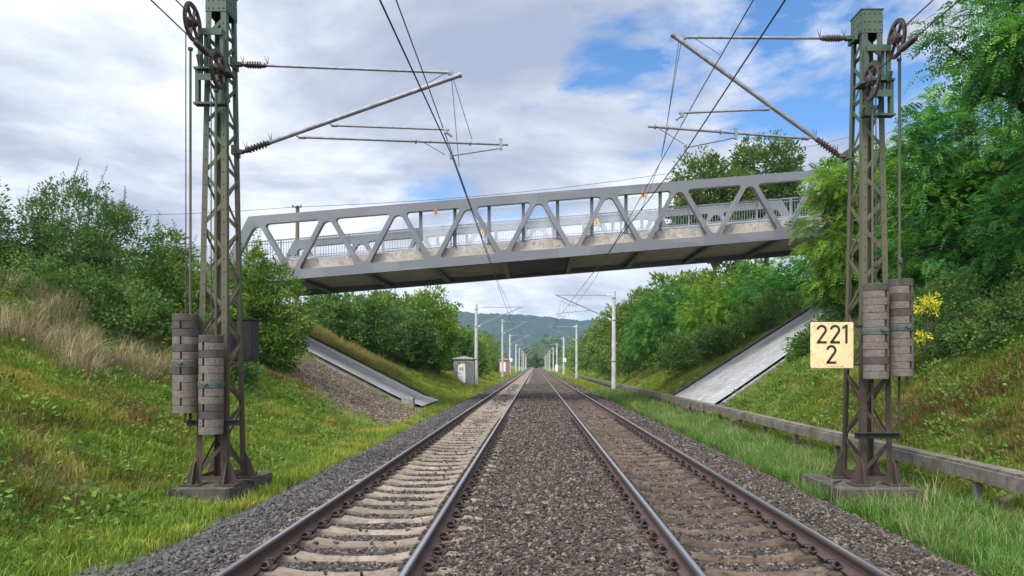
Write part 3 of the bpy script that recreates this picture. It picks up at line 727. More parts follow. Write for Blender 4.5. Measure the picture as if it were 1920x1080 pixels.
def insulator(m, p, d, L=.42, r=.062, n=6):
    """ribbed insulator from p along d; returns far end"""
    prof = [(0, .028), (.05, .034), (.06, .045), (.10, .045)]
    st = (L - .2) / n
    for k in range(n):
        a = .10 + k * st; prof += [(a + st * .12, .036), (a + st * .35, r), (a + st * .6, r), (a + st * .9, .036)]
    prof += [(L - .10, .045), (L - .04, .045), (L - .03, .03), (L, .028)]
    m.lathe(p, d, prof, 12)
def horn(m, p, d, up=.17):
    p = Vector(p)
    for q in (-1, 1):
        m.tube([p, p + Vector((q * .015, 0, up * .5)), p + Vector((-.02 + q * .035, 0, up))], [.010, .007, .002], 5)
def seg(a, b, f): return a.lerp(b, f)
def cantilever_near(parent, U, s):
    """U: pixel -> metres at the mast plane; s=+1 for the left mast"""
    Zc = 13.0
    top_m, top_e = U['top']; dia_m, dia_e = U['dia']; reg_a, reg_b = U['reg']; sh_a, sh_b = U['short']; st_a, st_b = U['steady']
    can = MB(); p0 = P(*top_m, Zc); p1 = P(*top_e, Zc); d = (p1 - p0).normalized()
    can.tube([p0 + d * .45, p1], .024, 10)
    can.lathe(p1 - d * .06, d, [(0, .03), (.14, .03)], 8); can.box(p1 + d * .06, (.09, .05, .05)); can.tube([p1 + d * .02 + Vector((0, 0, .02)), p1 + d * .10 + Vector((0, 0, -.05))], .028, 8)
    q0 = P(*dia_m, Zc); q1 = P(*dia_e, Zc); e = (q1 - q0).normalized()
    can.tube([q0 + e * .50, q1], .040, 12); can.tube([q1 - e * .02, q1 + e * .03], .048, 10)
    can.tube([p1, q1 - e * .1], .02, 6)
    o = can.build('cantilever', M['galv'], parent)
    ins = MB(); insulator(ins, p0, d, .46); ins.build('insulator', M['porc'], o)
    ins = MB(); insulator(ins, q0, e, .54, .066); ins.build('insulator', M['porc'], o)
    h = MB(); horn(h, p0 + d * .03, d); horn(h, p0 + d * .46, d); horn(h, q0 + e * .06, e); horn(h, q0 + e * .52, e)
    for c in (p0, q0):
        h.box(c - d * .06, (.14, .10, .06)); h.box(c - d * .12, (.05, .30, .16)); 
    h.build('mast_bracket', M['mast'], o)
    r0 = P(*reg_a, Zc); r1 = P(*reg_b, Zc); f = (r1 - r0).normalized(); k = MB()
    k.tube([r0, r1], .023, 10); k.lathe(r0, f, [(0, .034), (.12, .034)], 8); k.tube([r0 - f * .02, r0 - f * .05 + Vector((0, 0, .07))], .02, 6)
    for fr in U['clamps']: k.lathe(seg(r0, r1, fr) - f * .012, f, [(0, .045), (.024, .045)], 8)
    k.tube([r1 - f * .0, r1 + f * .006], .026, 10)
    k.build('registration_arm', M['galv'], o)
    a0 = P(*sh_a, Zc); a1 = P(*sh_b, Zc); g = (a1 - a0).normalized(); k = MB(); k.tube([a0, a1], .02, 10); k.lathe(a0, g, [(0, .03), (.10, .03)], 8)
    k.tube([a0, a0 + Vector((-.06 * s, 0, .06))], .018, 6); k.box(a1 - g * .06 + Vector((0, 0, -.04)), (.06, .06, .07)); k.tube([a1 - g * .04 + Vector((0, 0, -.05)), a1 + g * .05 + Vector((0, 0, -.12))], .022, 6)
    k.build('short_arm', M['galv'], o)
    s0 = P(*st_a, Zc); s1 = P(*st_b, Zc); k = MB(); g = (s1 - s0).normalized()
    k.tube([s0, seg(s0, s1, .85), s1 + Vector((0, 0, -.0))], .015, 8); k.box(s0 + Vector((.02, 0, .07)), (.05, .05, .20)); k.tube([s1 + Vector((0, 0, .05)), s1 + Vector((0, 0, -.06))], .026, 6)
    k.build('steady_arm', M['galv'], o)
    k = MB()
    for (a, b) in U['stays']: k.tube([P(*a, Zc), P(*b, Zc)], .006, 4)
    k.build('stay_wire', M['wire'], o)
    return o
canL = cantilever_near(mastL, dict(top=((452, 121), (838, 136)), dia=((455, 285), (862, 141)), reg=((560, 257), (952, 271)), short=((622, 235), (842, 243)), steady=((937, 278), (846, 292)), clamps=(.56, .82),
    stays=[((850, 148), (885, 262)), ((847, 150), (861, 312)), ((786, 262), (834, 290)), ((832, 139), (803, 155))]), 1)
canR = cantilever_near(mastR, dict(top=((1586, 72), (1290, 70)), dia=((1574, 292), (1262, 66)), reg=((1516, 260), (1216, 237)), short=((1441, 205), (1273, 212)), steady=((1378, 258), (1285, 277)), clamps=(.88, .96, .55),
    stays=[((1273, 78), (1250, 237)), ((1277, 80), (1240, 294)), ((1237, 242), (1282, 270)), ((1297, 68), (1350, 103)), ((1252, 240), (1240, 294))]), -1)

def mast_gear(parent, s, cx, w1, w2, corner):
    """two tension wheels with their brackets, s=+1 left mast"""
    for (u, v, Zw, side) in (w1 + (1,), w2 + (0,)):
        c = P(u, v, Zw); k = MB()
        k.ring(c, (1, 0, 0), .245, .285, .045, 36)
        k.ring(c + Vector((.016, 0, 0)), (1, 0, 0), .285, .305, .014, 36); k.ring(c - Vector((.016, 0, 0)), (1, 0, 0), .285, .305, .014, 36)
        for j in range(6):
            t = j * math.pi / 3 + .2; dd = Vector((0, math.cos(t), math.sin(t))); k.bar(c + dd * .06, c + dd * .25, .02, .05, (1, 0, 0))
        for j in range(40):         # ratchet teeth
            t = j * math.pi / 20; dd = Vector((0, math.cos(t), math.sin(t))); k.box(c + dd * .31, (.03, .018, .018), Matrix.Rotation(t, 3, 'X'))
        wo = k.build('tension_wheel', M['rust'], parent)
        k = MB(); k.lathe(c - Vector((.10, 0, 0)), (1, 0, 0), [(0, .03), (.02, .03), (.021, .085), (.05, .095), (.07, .085), (.075, .10), (.13, .10), (.135, .05), (.20, .05)], 16)
        k.build('hub', M['rust'], wo)
        # bracket between wheel and mast
        k = MB(); f = corner(-s if side else 0, -1, c.z); tx = cx - s * .17 if side else cx
        if side:
            xa = c.x; xb = cx + s * .20
            for zz, hh in ((c.z - .03, .05), (c.z - .80, .05)):
                k.box(((xa + xb) / 2, 12.62, zz), (abs(xb - xa), .16, hh)); k.box(((xa + xb) / 2, 12.535, zz - .04), (abs(xb - xa), .012, .10))
            k.box((cx - s * .19, 12.60, c.z - .41), (.07, .06, .75)); k.box((cx + s * .18, 12.60, c.z - .41), (.06, .06, .75))
            k.box((c.x + s * .10, 12.62, c.z - .40), (.04, .05, .75)); k.box((c.x + s * .06, 12.5, c.z - .55), (.06, .14, .16), Matrix.Rotation(.5, 3, 'X'))
        else:
            k.box((cx - s * .02, 12.58, c.z + .14), (.50, .14, .035)); k.box((cx, 12.58, c.z - .46), (.54, .16, .035))
            k.box((cx - s * .23, 12.60, c.z - .16), (.06, .10, .60)); k.box((cx + s * .15, 12.60, c.z - .16), (.08, .10, .60))
            k.box((c.x + s * .08, 12.42, c.z + .0), (.16, .30, .05)); k.box((c.x + s * .05, 12.48, c.z - .40), (.05, .12, .14), Matrix.Rotation(.6, 3, 'X'))
        k.build('wheel_bracket', M['mast'], parent)
wL1, wL2 = (361, 42, 12.35), (409, 130, 12.25)
wR1, wR2 = (1681, 73, 12.35), (1634, 152, 12.25)
mast_gear(mastL, 1, ML, wL1, wL2, cornL); mast_gear(mastR, -1, MR, wR1, wR2, cornR)

def counterweight(label, u0, u1, v0, v1, Z, slot, wheel, courses=13):
    a = P(u0, v0, Z); b = P(u1, v1, Z); r = (b.x - a.x) / 2; cx = (a.x + b.x) / 2; H = a.z - b.z; h = H / courses
    yc = Z + r * .5
    t = thing('counterweight', label, 'counterweight', (cx, yc, b.z), 'concrete counterweights on the lattice masts')
    for k in range(courses):
        N = 28; poly = []
        cut = (k % 2 == 1)
        for j in range(N):
            an = 2 * math.pi * j / N + .0001; x, y = math.cos(an), math.sin(an); poly.append((x * r, y * r))
        if cut:                     # slot that faces the track side
            sx = slot * r; g = .016; poly2 = []
            done = False
            for (x, y) in poly:
                if y < 0 and abs(x - sx) < g * 1.4: continue
                poly2.append((x, y))
            # insert notch in angular order
            ya = -math.sqrt(r * r - sx * sx)
            ins = [(sx - g, ya), (sx - g, ya * .25), (sx + g, ya * .25), (sx + g, ya)]
            poly3 = []; put = False
            for i_, (x, y) in enumerate(poly2):
                if not put and y < 0 and x > sx: poly3 += ins; put = True
                poly3.append((x, y))
            poly = poly3
        z0 = b.z + k * h; m = MB(); jx = random.uniform(-.004, .004); jy = random.uniform(-.004, .004)
        e = .007
        def T(sc_): return lambda x, y, z: (cx + jx + x * sc_, yc + jy + y * sc_, z)
        n = len(poly); lv = [(z0 + .002, .975), (z0 + e, 1.0), (z0 + h - e - .002, 1.0), (z0 + h - .002, .975)]
        vs = []
        for z, q in lv: vs += [T(q)(x, y, z) for x, y in poly]
        fs = [(i * n + j, i * n + (j + 1) % n, (i + 1) * n + (j + 1) % n, (i + 1) * n + j) for i in range(3) for j in range(n)] + [tuple(range(n))[::-1], tuple(range(3 * n, 4 * n))]
        m.add(vs, fs); m.build('block', M['weight_dark'] if (k >= courses - 1 or random.random() < .16) else M['weight'], t)
    m = MB(); zs_ = b.z + H * .51
    m.ring((cx, yc, zs_), (0, 0, 1), r + .001, r + .012, .05, 32); m.ring((cx, yc, zs_ - .045), (0, 0, 1), r + .001, r + .008, .03, 32); m.box((cx + slot * r * .3, yc - r - .02, zs_), (.05, .03, .05)); m.tube([(cx + slot * r * .3 - .05, yc - r - .025, zs_), (cx + slot * r * .3 + .05, yc - r - .025, zs_)], .012, 6)
    m.build('strap', M['strap'], t)
    m = MB(); wc = P(*wheel); top = Vector((wc.x, wc.y, wc.z - .1)); hook = Vector((cx, yc, a.z))
    m.tube([hook - Vector((0, 0, .05)), hook + Vector((0, 0, .25))], .016, 6); m.lathe(hook + Vector((0, 0, .25)), (0, 0, 1), [(0, .01), (.03, .035), (.09, .035), (.12, .012)], 8)
    m.build('eye_bolt', M['rust'], t)
    m = MB(); m.tube([hook + Vector((0, 0, .37)), Vector((hook.x, yc, wc.z - .12))], .010, 6); m.build('hanging_cable', M['wire'], t)
    return t, Vector((cx, yc, b.z)), a.z
cw1 = counterweight('leftmost concrete block counterweight, upper of the two beside the left mast', 320, 366, 588, 775, 12.35, .05, wL1)
cw2 = counterweight('lower concrete block counterweight hanging in front of the left mast', 369, 413, 628, 815, 12.20, -.25, wL2)
cw3 = counterweight('concrete block counterweight beside the 221/2 sign on right mast', 1625, 1670, 531, 711, 12.20, .45, wR2)
cw4 = counterweight('rightmost concrete block counterweight, outer one on the right mast', 1672, 1716, 523, 706, 12.35, .42, wR1)

# guide rods, brackets, box on the masts
def rods(parent, specs, s):
    for (u, v0, v1, Z, r) in specs:
        m = MB(); m.tube([P(u, v0, Z), P(u, v1, Z)], r, 8); m.lathe(P(u, v0, Z) - Vector((0, 0, .02)), (0, 0, 1), [(0, r * 2), (.04, r * 2)], 8); m.build('guide_rod', M['mast'], parent)
rods(mastL, [(357, 92, 800, 12.62, .022), (405, 170, 630, 12.40, .022)], 1)
rods(mastR, [(1686, 112, 815, 12.62, .020), (1636, 200, 815, 12.40, .020)], -1)
m = MB(); a = P(352, 793, 12.45); b = P(450, 793, 12.45); m.box(((a.x + b.x) / 2, 12.45, a.z), (b.x - a.x, .06, .09)); m.box(((a.x + b.x) / 2, 12.41, a.z + .05), (b.x - a.x, .10, .012)); m.tube([P(347, 775, 12.4), P(347, 792, 12.4), P(362, 792, 12.4)], .014, 6)
m.build('guide_bracket', M['dark'], mastL)
m = MB(); a = P(1603, 817, 12.45); b = P(1686, 817, 12.45); m.box(((a.x + b.x) / 2, 12.45, a.z), (b.x - a.x, .06, .09)); m.box(((a.x + b.x) / 2, 12.41, a.z + .05), (b.x - a.x, .12, .012)); m.build('guide_bracket', M['dark'], mastR)
m = MB(); a = P(414, 600, 13.65); b = P(478, 677, 13.65); c = (a + b) / 2
m.box((c.x, 13.72, c.z), (b.x - a.x, .26, a.z - b.z)); m.box((c.x, 13.58, c.z + .0), (b.x - a.x - .06, .02, a.z - b.z - .06)); m.box((c.x, 13.72, a.z + .015), (b.x - a.x + .05, .32, .03))
m.build('equipment_box', M['dark'], mastL)
m = MB(); m.tube([(-5.1, 12.35, -.302), (-5.15, 12.5, -.29), (-5.05, 12.9, -.28), (-4.98, 13.1, -.33), (-4.98, 13.1, -.62)], .014, 6); m.build('earth_cable', M['dark'], mastL)
m = MB(); m.tube([(5.25, 12.7, -.26), (5.05, 12.55, -.27), (4.95, 12.4, -.28), (4.92, 12.35, -.4), (4.92, 12.3, -.65)], .016, 6); m.build('earth_cable', M['dark'], mastR)

# anchor wires running back over the camera to the wheels
def back_wire(label, wheel, u2, v2, ins_at=None, off=.0):
    a = P(*wheel) + Vector((0, -.05, .09)); far = P(u2, v2, wheel[2]); m = MB()
    # along the line of sight defined by the photo the wire climbs towards the viewer parallel to the track
    b = Vector((a.x + off, -12.0, a.z + .0)); 
    t = tag(MB_tube([a, b], .011).build('anchor_wire', M['wire']), label, 'wire', 'wires anchored at the tension wheels')
    if ins_at is not None:
        d = (b - a).normalized(); k = MB(); insulator(k, a + d * ins_at, d, .5, .05); k.build('insulator', M['porc'], t)
    return t
def MB_tube(pts, r, n=5):
    m = MB(); m.tube(pts, r, n); return m
back_wire('upper anchor wire running from the outer left wheel over the camera', wL1, 300, 0)
back_wire('lower anchor wire with insulator running from the inner left wheel', wL2, 270, 0, .3)
back_wire('upper anchor wire running from the outer right wheel over the camera', wR1, 1750, 0, 2.0)
back_wire('lower anchor wire with insulator running from the inner right wheel', wR2, 1750, 40, .9)

# ------------------------------------------------------------------ kilometre sign
def stroke(m, pts, wd, y, th, ox, oz, sc_):
    pts = [Vector((p[0], p[1])) for p in pts]; L = []; Rr = []
    for i, p in enumerate(pts):
        a = pts[max(i - 1, 0)]; b = pts[min(i + 1, len(pts) - 1)]
        if 0 < i < len(pts) - 1:
            d1 = (p - a).normalized(); d2 = (b - p).normalized(); n1 = Vector((-d1.y, d1.x)); n2 = Vector((-d2.y, d2.x)); n = (n1 + n2).normalized(); n = n / max(.45, n.dot(n1))
        else:
            d = (b - a).normalized(); n = Vector((-d.y, d.x))
        L.append(p + n * wd / 2); Rr.append(p - n * wd / 2)
    k = len(pts); vs = []
    for q in (y, y - th):
        vs += [(ox + v.x * sc_, q, oz + v.y * sc_) for v in L] + [(ox + v.x * sc_, q, oz + v.y * sc_) for v in Rr]
    fs = []
    for i in range(k - 1):
        fs.append((2 * k + i, 2 * k + i + 1, 3 * k + i + 1, 3 * k + i)); fs.append((i, i + 1, 2 * k + i + 1, 2 * k + i)); fs.append((k + i, k + i + 1, 3 * k + i + 1, 3 * k + i))
    fs.append((0, k, 3 * k, 2 * k)); fs.append((k - 1, 2 * k - 1, 4 * k - 1, 3 * k - 1))
    m.add(vs, fs)
def arc(cx, cy, r, a0, a1, n=14): return [(cx + r * math.cos(R(a0 + (a1 - a0) * i / n)), cy + r * math.sin(R(a0 + (a1 - a0) * i / n))) for i in range(n + 1)]
def dig2(): return arc(.30, .72, .215, 172, -35, 18) + [(.10, .065), (.10, .062), (.565, .062)]
a = P(1520, 604, 12.42); b = P(1600, 690, 12.42); cxs = (a.x + b.x) / 2; czs = (a.z + b.z) / 2; sw, sh = b.x - a.x, a.z - b.z
sg = thing('kilometre_sign', 'cream kilometre sign reading 221 over 2 on the right lattice mast', 'sign', (cxs, 12.42, b.z))
def rpoly(w_, h_, r):
    out = []
    for (x, y, a0) in ((w_ / 2 - r, h_ / 2 - r, 0), (-w_ / 2 + r, h_ / 2 - r, 90), (-w_ / 2 + r, -h_ / 2 + r, 180), (w_ / 2 - r, -h_ / 2 + r, 270)):
        out += arc(x, y, r, a0, a0 + 90, 4)
    return out
m = MB(); m.prism(rpoly(sw, sh, .025), 12.42, 12.435, lambda x, y, z: (cxs + x, z, czs + y)); m.build('plate', M['sign'], sg)
dh = .315
def digit(kind, u_left, v_bot):
    o = P(u_left, v_bot, 12.42); m = MB()
    if kind == '2': stroke(m, dig2(), .125, 12.4185, .003, o.x, o.z, dh)
    else:
        stroke(m, [(.28, 0), (.28, 1.0)], .125, 12.4185, .003, o.x, o.z, dh); stroke(m, [(.08, .80), (.26, .955)], .11, 12.4165, .002, o.x, o.z, dh)
    m.build('numeral', M['black'], sg)
digit('2', 1530, 644); digit('2', 1555, 644); digit('1', 1577, 644); digit('2', 1548, 682)
m = MB()
for (u, v) in ((1540, 607), (1553, 607), (1590, 608), (1537, 686), (1580, 686), (1521, 628), (1560, 606), (1527, 612)):
    m.lathe(P(u, v, 12.419), (0, -1, 0), [(0, .009), (.004, .006)], 6)
for k in range(9): m.lathe(P(1552 + k * 3.4, 687 + (k % 2), 12.419), (0, -1, 0), [(0, .010), (.002, .006)], 5)
m.build('rust_spots', M['rust'], sg)
m = MB()
for v in (612, 684):
    q = P(1610, v, 12.5); m.box((q.x - .02, 12.50, q.z), (.17, .10, .035))
m.build('clamp', M['dark'], sg)

# ------------------------------------------------------------------ truss bridge
Z1, Z2 = 37.0, 44.0; BS = .0820; TB = 7.005
NODE0, SP, TH = .17, 3.517, 3.32
def zbr(x): return TB + BS * x
def rnd(poly, rads, n=7):
    out = []; k = len(poly)
    for i in range(k):
        p = Vector(poly[i]); a = Vector(poly[i - 1]); b = Vector(poly[(i + 1) % k]); r = rads[i]
        d1 = (a - p).normalized(); d2 = (b - p).normalized(); ang = d1.angle(d2); t = r / math.tan(ang / 2)
        t = min(t, (a - p).length * .48, (b - p).length * .48); r = t * math.tan(ang / 2)
        s0 = p + d1 * t; s1 = p + d2 * t; c = p + (d1 + d2).normalized() * (r / math.sin(ang / 2))
        v0 = s0 - c; v1 = s1 - c; tot = v0.angle(v1); sgn = 1 if v0.x * v1.y - v0.y * v1.x > 0 else -1
        for j in range(n + 1):
            q = sgn * tot * j / n; out.append((c.x + v0.x * math.cos(q) - v0.y * math.sin(q), c.y + v0.x * math.sin(q) + v0.y * math.cos(q)))
    return out
def truss_mesh(name, y0, thick):
    cu = bpy.data.curves.new(name, 'CURVE'); cu.dimensions = '2D'; cu.fill_mode = 'BOTH'; cu.extrude = thick / 2
    def spline(pts):
        s = cu.splines.new('POLY'); s.points.add(len(pts) - 1); s.use_cyclic_u = True
        for q, (x, y) in zip(s.points, pts): q.co = (x, y, 0, 1)
    nodes = [NODE0 + SP * k for k in range(-4, 5)]
    xl, xr = nodes[0] - .42, nodes[-1] + .42
    spline([(xl - 1.75, 0), (xr + 1.75, 0), (xr, TH), (xl, TH)])
    sl = SP / 2 / 3.2; hw = .128
    for i, xn in enumerate(nodes):
        ha = sl * 2.83 - hw
        spline(rnd([(xn - ha, .47), (xn + ha, .47), (xn, 3.3 - hw / sl)], [.10, .10, .27]))
        if i < len(nodes) - 1:
            xm = xn + SP / 2; hb = sl * 2.79 - hw
            spline(rnd([(xm - hb, 2.89), (xm + hb, 2.89), (xm, .1 + hw / sl)], [.13, .13, .24]))
    ob = bpy.data.objects.new('tmp', cu); me = bpy.data.meshes.new_from_object(ob); bpy.data.objects.remove(ob)
    n = len(me.vertices); co = np.empty(n * 3, np.float32); me.vertices.foreach_get('co', co); co = co.reshape(-1, 3)
    new = np.stack([co[:, 0], y0 + thick / 2 + co[:, 2], co[:, 1] + TB + BS * co[:, 0]], -1); me.vertices.foreach_set('co', new.ravel()); me.update()
    bm = bmesh.new(); bm.from_mesh(me); bmesh.ops.recalc_face_normals(bm, faces=bm.faces); bm.to_mesh(me); bm.free()
    me.name = name; me.materials.clear(); me.materials.append(M['bridge']); return me
br = thing('truss_bridge', 'grey steel truss bridge carrying a path over both tracks', 'bridge', (0, 40.5, TB))
for (y0, nm) in ((Z1, 'n'), (Z2, 'f')): link('truss', truss_mesh('truss', y0, .34), br)
def slab(m, x0, x1, y0, y1, t0, t1):       # box sheared to the bridge's slope
    m.add([(x, y, zbr(x) + t) for t in (t0, t1) for (x, y) in ((x0, y0), (x1, y0), (x1, y1), (x0, y1))], [(3, 2, 1, 0), (4, 5, 6, 7), (0, 1, 5, 4), (1, 2, 6, 5), (2, 3, 7, 6), (3, 0, 4, 7)])
m = MB(); slab(m, -16.5, 16.8, Z1 + .36, Z2 - .02, .30, .58); m.build('deck_slab', M['soffit'], br)
for (a_, b_) in ((Z1 + .40, Z1 + 1.0), (Z2 - .66, Z2 - .06)):
    m = MB()
    for k in range(12):
        x0 = -16.5 + k * 2.775; slab(m, x0 + .006, x0 + 2.769, a_, b_, .585, 1.02)
    m.build('kerb', M['deck'], br)
for k in range(-5, 6):
    xb = NODE0 + SP * (k + .5)
    if -16.3 < xb < 16.6:
        m = MB(); slab(m, xb - .15, xb + .15, Z1 + .345, Z2 - .005, .03, .07); slab(m, xb - .02, xb + .02, Z1 + .345, Z2 - .005, .07, .298); m.build('crossbeam', M['bridge'], br)
m = MB()
for k in range(44):
    x0 = NODE0 - SP / 2 + .17; st = (SP - .34) / 44; slab(m, x0 + k * st, x0 + (k + .62) * st, Z1 + .36, Z2 - .01, .14, .20)
slab(m, NODE0 - SP / 2 + .17, NODE0 + SP / 2 - .17, Z1 + .36, Z2 - .01, .20, .24)
m.build('underside_sheet', M['bridge_dark'], br)
def railing(parent, yr, x0, x1, zf, base=1.02):
    m = MB()
    def bar(t, w_, h_): m.bar((x0, yr, zf(x0) + t), (x1, yr, zf(x1) + t), w_, h_)
    bar(base + 1.15, .07, .055); bar(base + 1.00, .04, .035); bar(base + .24, .04, .035); bar(base + .11, .04, .04)
    n = int((x1 - x0) / .135)
    for k in range(n):
        x = x0 + (k + .5) * .135; z = zf(x); m.bar((x, yr, z + base + .08), (x, yr, z + base + 1.13), .018, .03, (0, 1, 0))
    o = m.build('railing', M['bridge_rail'], parent)
    k = 0; x = x0
    while x <= x1 + .01:
        p = MB(); z = zf(x); p.bar((x, yr - .045, z + base - .01), (x, yr - .045, z + base + 1.14), .07, .05, (0, 1, 0)); p.box((x, yr - .02, z + base + .012), (.16, .12, .02)); p.build('post', M['bridge_rail'], o); x += 1.73
railing(br, Z1 + .78, -16.4, 16.6, zbr); railing(br, Z2 - .40, -16.4, 16.6, zbr)
for (yp, nm) in ((Z1 + .44, 0), (Z2 - .12, 1)):
    px = [-5.78 + 1.727 * k for k in range(8)]
    for x in px:
        m = MB(); m.bar((x, yp, zbr(x) + 1.0), (x, yp, zbr(x) + 2.95), .16, .10, (0, 1, 0)); m.box((x, yp, zbr(x) + 1.03), (.24, .15, .03)); m.build('screen_post', M['bridge'], br)
    for x in px[:-1]:
        m = MB(); slab(m, x + .09, x + 1.637, yp - .004, yp + .004, 1.1, 2.80); m.build('screen_panel', M['screen'], br)
def warn(label, u, v, Z, mat, w_=.23, h_=.31):
    c = P(u, v, Z); t = thing('warning_sign', label, 'sign', (c.x, Z, c.z - h_ / 2), 'electricity warning signs on the bridge')
    m = MB(); poly = [(-w_ / 2, -h_ / 2), (w_ / 2, -h_ / 2), (w_ / 2, -h_ * .05), (w_ * .10, h_ / 2), (-w_ * .10, h_ / 2), (-w_ / 2, -h_ * .05)]
    m.prism(poly, Z, Z + .03, lambda x, y, z: (c.x + x, z, c.z + y)); m.tube([(c.x, Z + .02, c.z + h_ / 2 - .02), (c.x, Z + .02, c.z + h_ / 2 + .16)], .018, 6)
    m.build('plate', mat, t)
    m = MB(); stroke(m, [(.03, .11), (-.035, -.01), (.02, -.01), (-.02, -.14)], .028, Z - .0015, .003, c.x, c.z, 1.0); m.build('lightning_symbol', M['black'], t)
warn('orange warning sign hanging from the left half of the bridge', 817, 397, 36.96, M['orange']); warn('orange warning sign hanging from the right half of the bridge', 1207, 364, 36.96, M['orange'])
warn('yellow warning sign behind the left railing of the bridge', 905, 436, Z2 - .16, M['yellow'], .34, .42); warn('yellow warning sign behind the right railing of the bridge', 1119, 416, Z2 - .16, M['yellow'], .34, .42)
ra = thing('approach_railing', 'light grey railing along the bank left of the bridge', 'railing', (-18.5, 37.8, 6.6))
railing(ra, Z1 + .78, -23, -16.6, lambda x: zbr(-16.5) - .012 * (-16.5 - x), 1.0)
ab = MB(); 
for s, x0, x1 in ((-1, -19.5, -15.9), (1, 16.2, 20.5)): ab.box(((x0 + x1) / 2, 40.7, (4.0 if s < 0 else 5.6)), (x1 - x0, 7.2, 5.4))
abL = MB(); abL.box((-17.9, 40.7, 3.75), (3.2, 7.3, 4.3)); tag(abL.build('abutment', M['conc']), 'concrete abutment under the left end of the bridge', 'abutment', 'bridge abutments')
abR = MB(); abR.box((18.3, 40.7, 5.5), (3.2, 7.3, 5.4)); tag(abR.build('abutment', M['conc']), 'concrete abutment under the right end of the bridge among trees', 'abutment', 'bridge abutments')
# plaza of earth behind the abutments is part of the ground; a timber pole stands behind the bridge
up = thing('utility_pole', 'brown timber utility pole behind the left end of the bridge', 'utility pole', (P(557, 600, 52).x, 52, 4.0))
m = MB(); m.tube([P(556, 640, 52), P(558, 386, 52)], [.17, .13], 10); m.build('pole', M['wood'], up)
m = MB(); q = P(558, 389, 52); m.box((q.x, 51.85, q.z), (.70, .08, .07)); 
for s in (-.28, .28): m.lathe((q.x + s, 51.85, q.z + .03), (0, 0, 1), [(0, .02), (.05, .045), (.11, .04), (.14, .02)], 8)
m.build('crossarm', M['dark'], up)
def sag(a, b, d, n=10): return [a.lerp(b, i / n) - Vector((0, 0, 4 * d * (i / n) * (1 - i / n))) for i in range(n + 1)]
tag(MB_tube(sag(P(100, 402, 56), P(553, 388, 51.85), .25), .018).build('telephone_wire', M['wire']), 'thin wire running left from the timber pole', 'wire')
tag(MB_tube(sag(P(563, 388, 51.85), P(1600, 255, 70), 1.2), .018).build('telephone_wire', M['wire']), 'thin wire running right from the timber pole behind the bridge', 'wire')

# ------------------------------------------------------------------ overhead line
def overhead(xt, label, cpts, mpts, drops):
    t = thing('overhead_line', label, 'overhead line', (xt, 10, 0), 'overhead lines of the two tracks')
    MB_tube(cpts, .011, 6).build('contact_wire', M['wire'], t); MB_tube(mpts, .010, 6).build('messenger_wire', M['wire'], t)
    for (a, b) in drops:
        m = MB(); m.tube([a, b], .006, 4); m.lathe(Vector(b) - Vector((0, 0, .02)), (0, 0, 1), [(0, .02), (.05, .02)], 6); m.build('dropper', M['wire'], t)
polesL = [77, 124, 176, 226, 280, 330, 384, 436, 490]; polesR = [60, 112, 162, 208, 256, 310, 362, 416, 470]
def line(xt, label, near_c, near_m, poles, xm):
    c = [Vector((near_c[0], -12, 5.42)), Vector((near_c[0], 5, 5.42)), Vector((near_c[1], 13, 5.42))]
    ms = [Vector((xm, -12, 6.95)), Vector((xm, 13, 6.62)), Vector((xm, 37, 5.98)), Vector((xm, 48, 6.05))]
    prev = 48; dr = []
    for k, y in enumerate(poles):
        c.append(Vector((xt + (.35 if k % 2 else -.35), y, 5.42)))
        n = 6; y0 = prev; z0 = ms[-1].z
        for i in range(1, n + 1):
            f = i / n; yy = y0 + (y - y0) * f; zz = z0 + (7.0 - z0) * f - 4 * .75 * f * (1 - f) * (1 if k else .5); xx = xm * (1 - f) + xt * f if k == 0 else xt
            ms.append(Vector((xx, yy, zz)))
            if i < n and y < 300: dr.append((ms[-1], Vector((xx + (.3 if k % 2 else -.3) * .3, yy, 5.42))))
        prev = y
    for yy in (17.6, 24, 31):
        f = (yy - 13) / 24; dr.append((Vector((xm, yy, 6.62 - .64 * f)), Vector((near_c[1] + (xt - .35 - near_c[1]) * (yy - 13) / (poles[0] - 13), yy, 5.42))))
    overhead(xt, label, c, ms, dr)
line(TL, 'overhead contact line above the pale left track', (-1.62, -1.47), 0, polesL, -1.88)
line(TR_, 'overhead contact line above the brown right track', (2.50, 2.60), 0, polesR, 2.95)

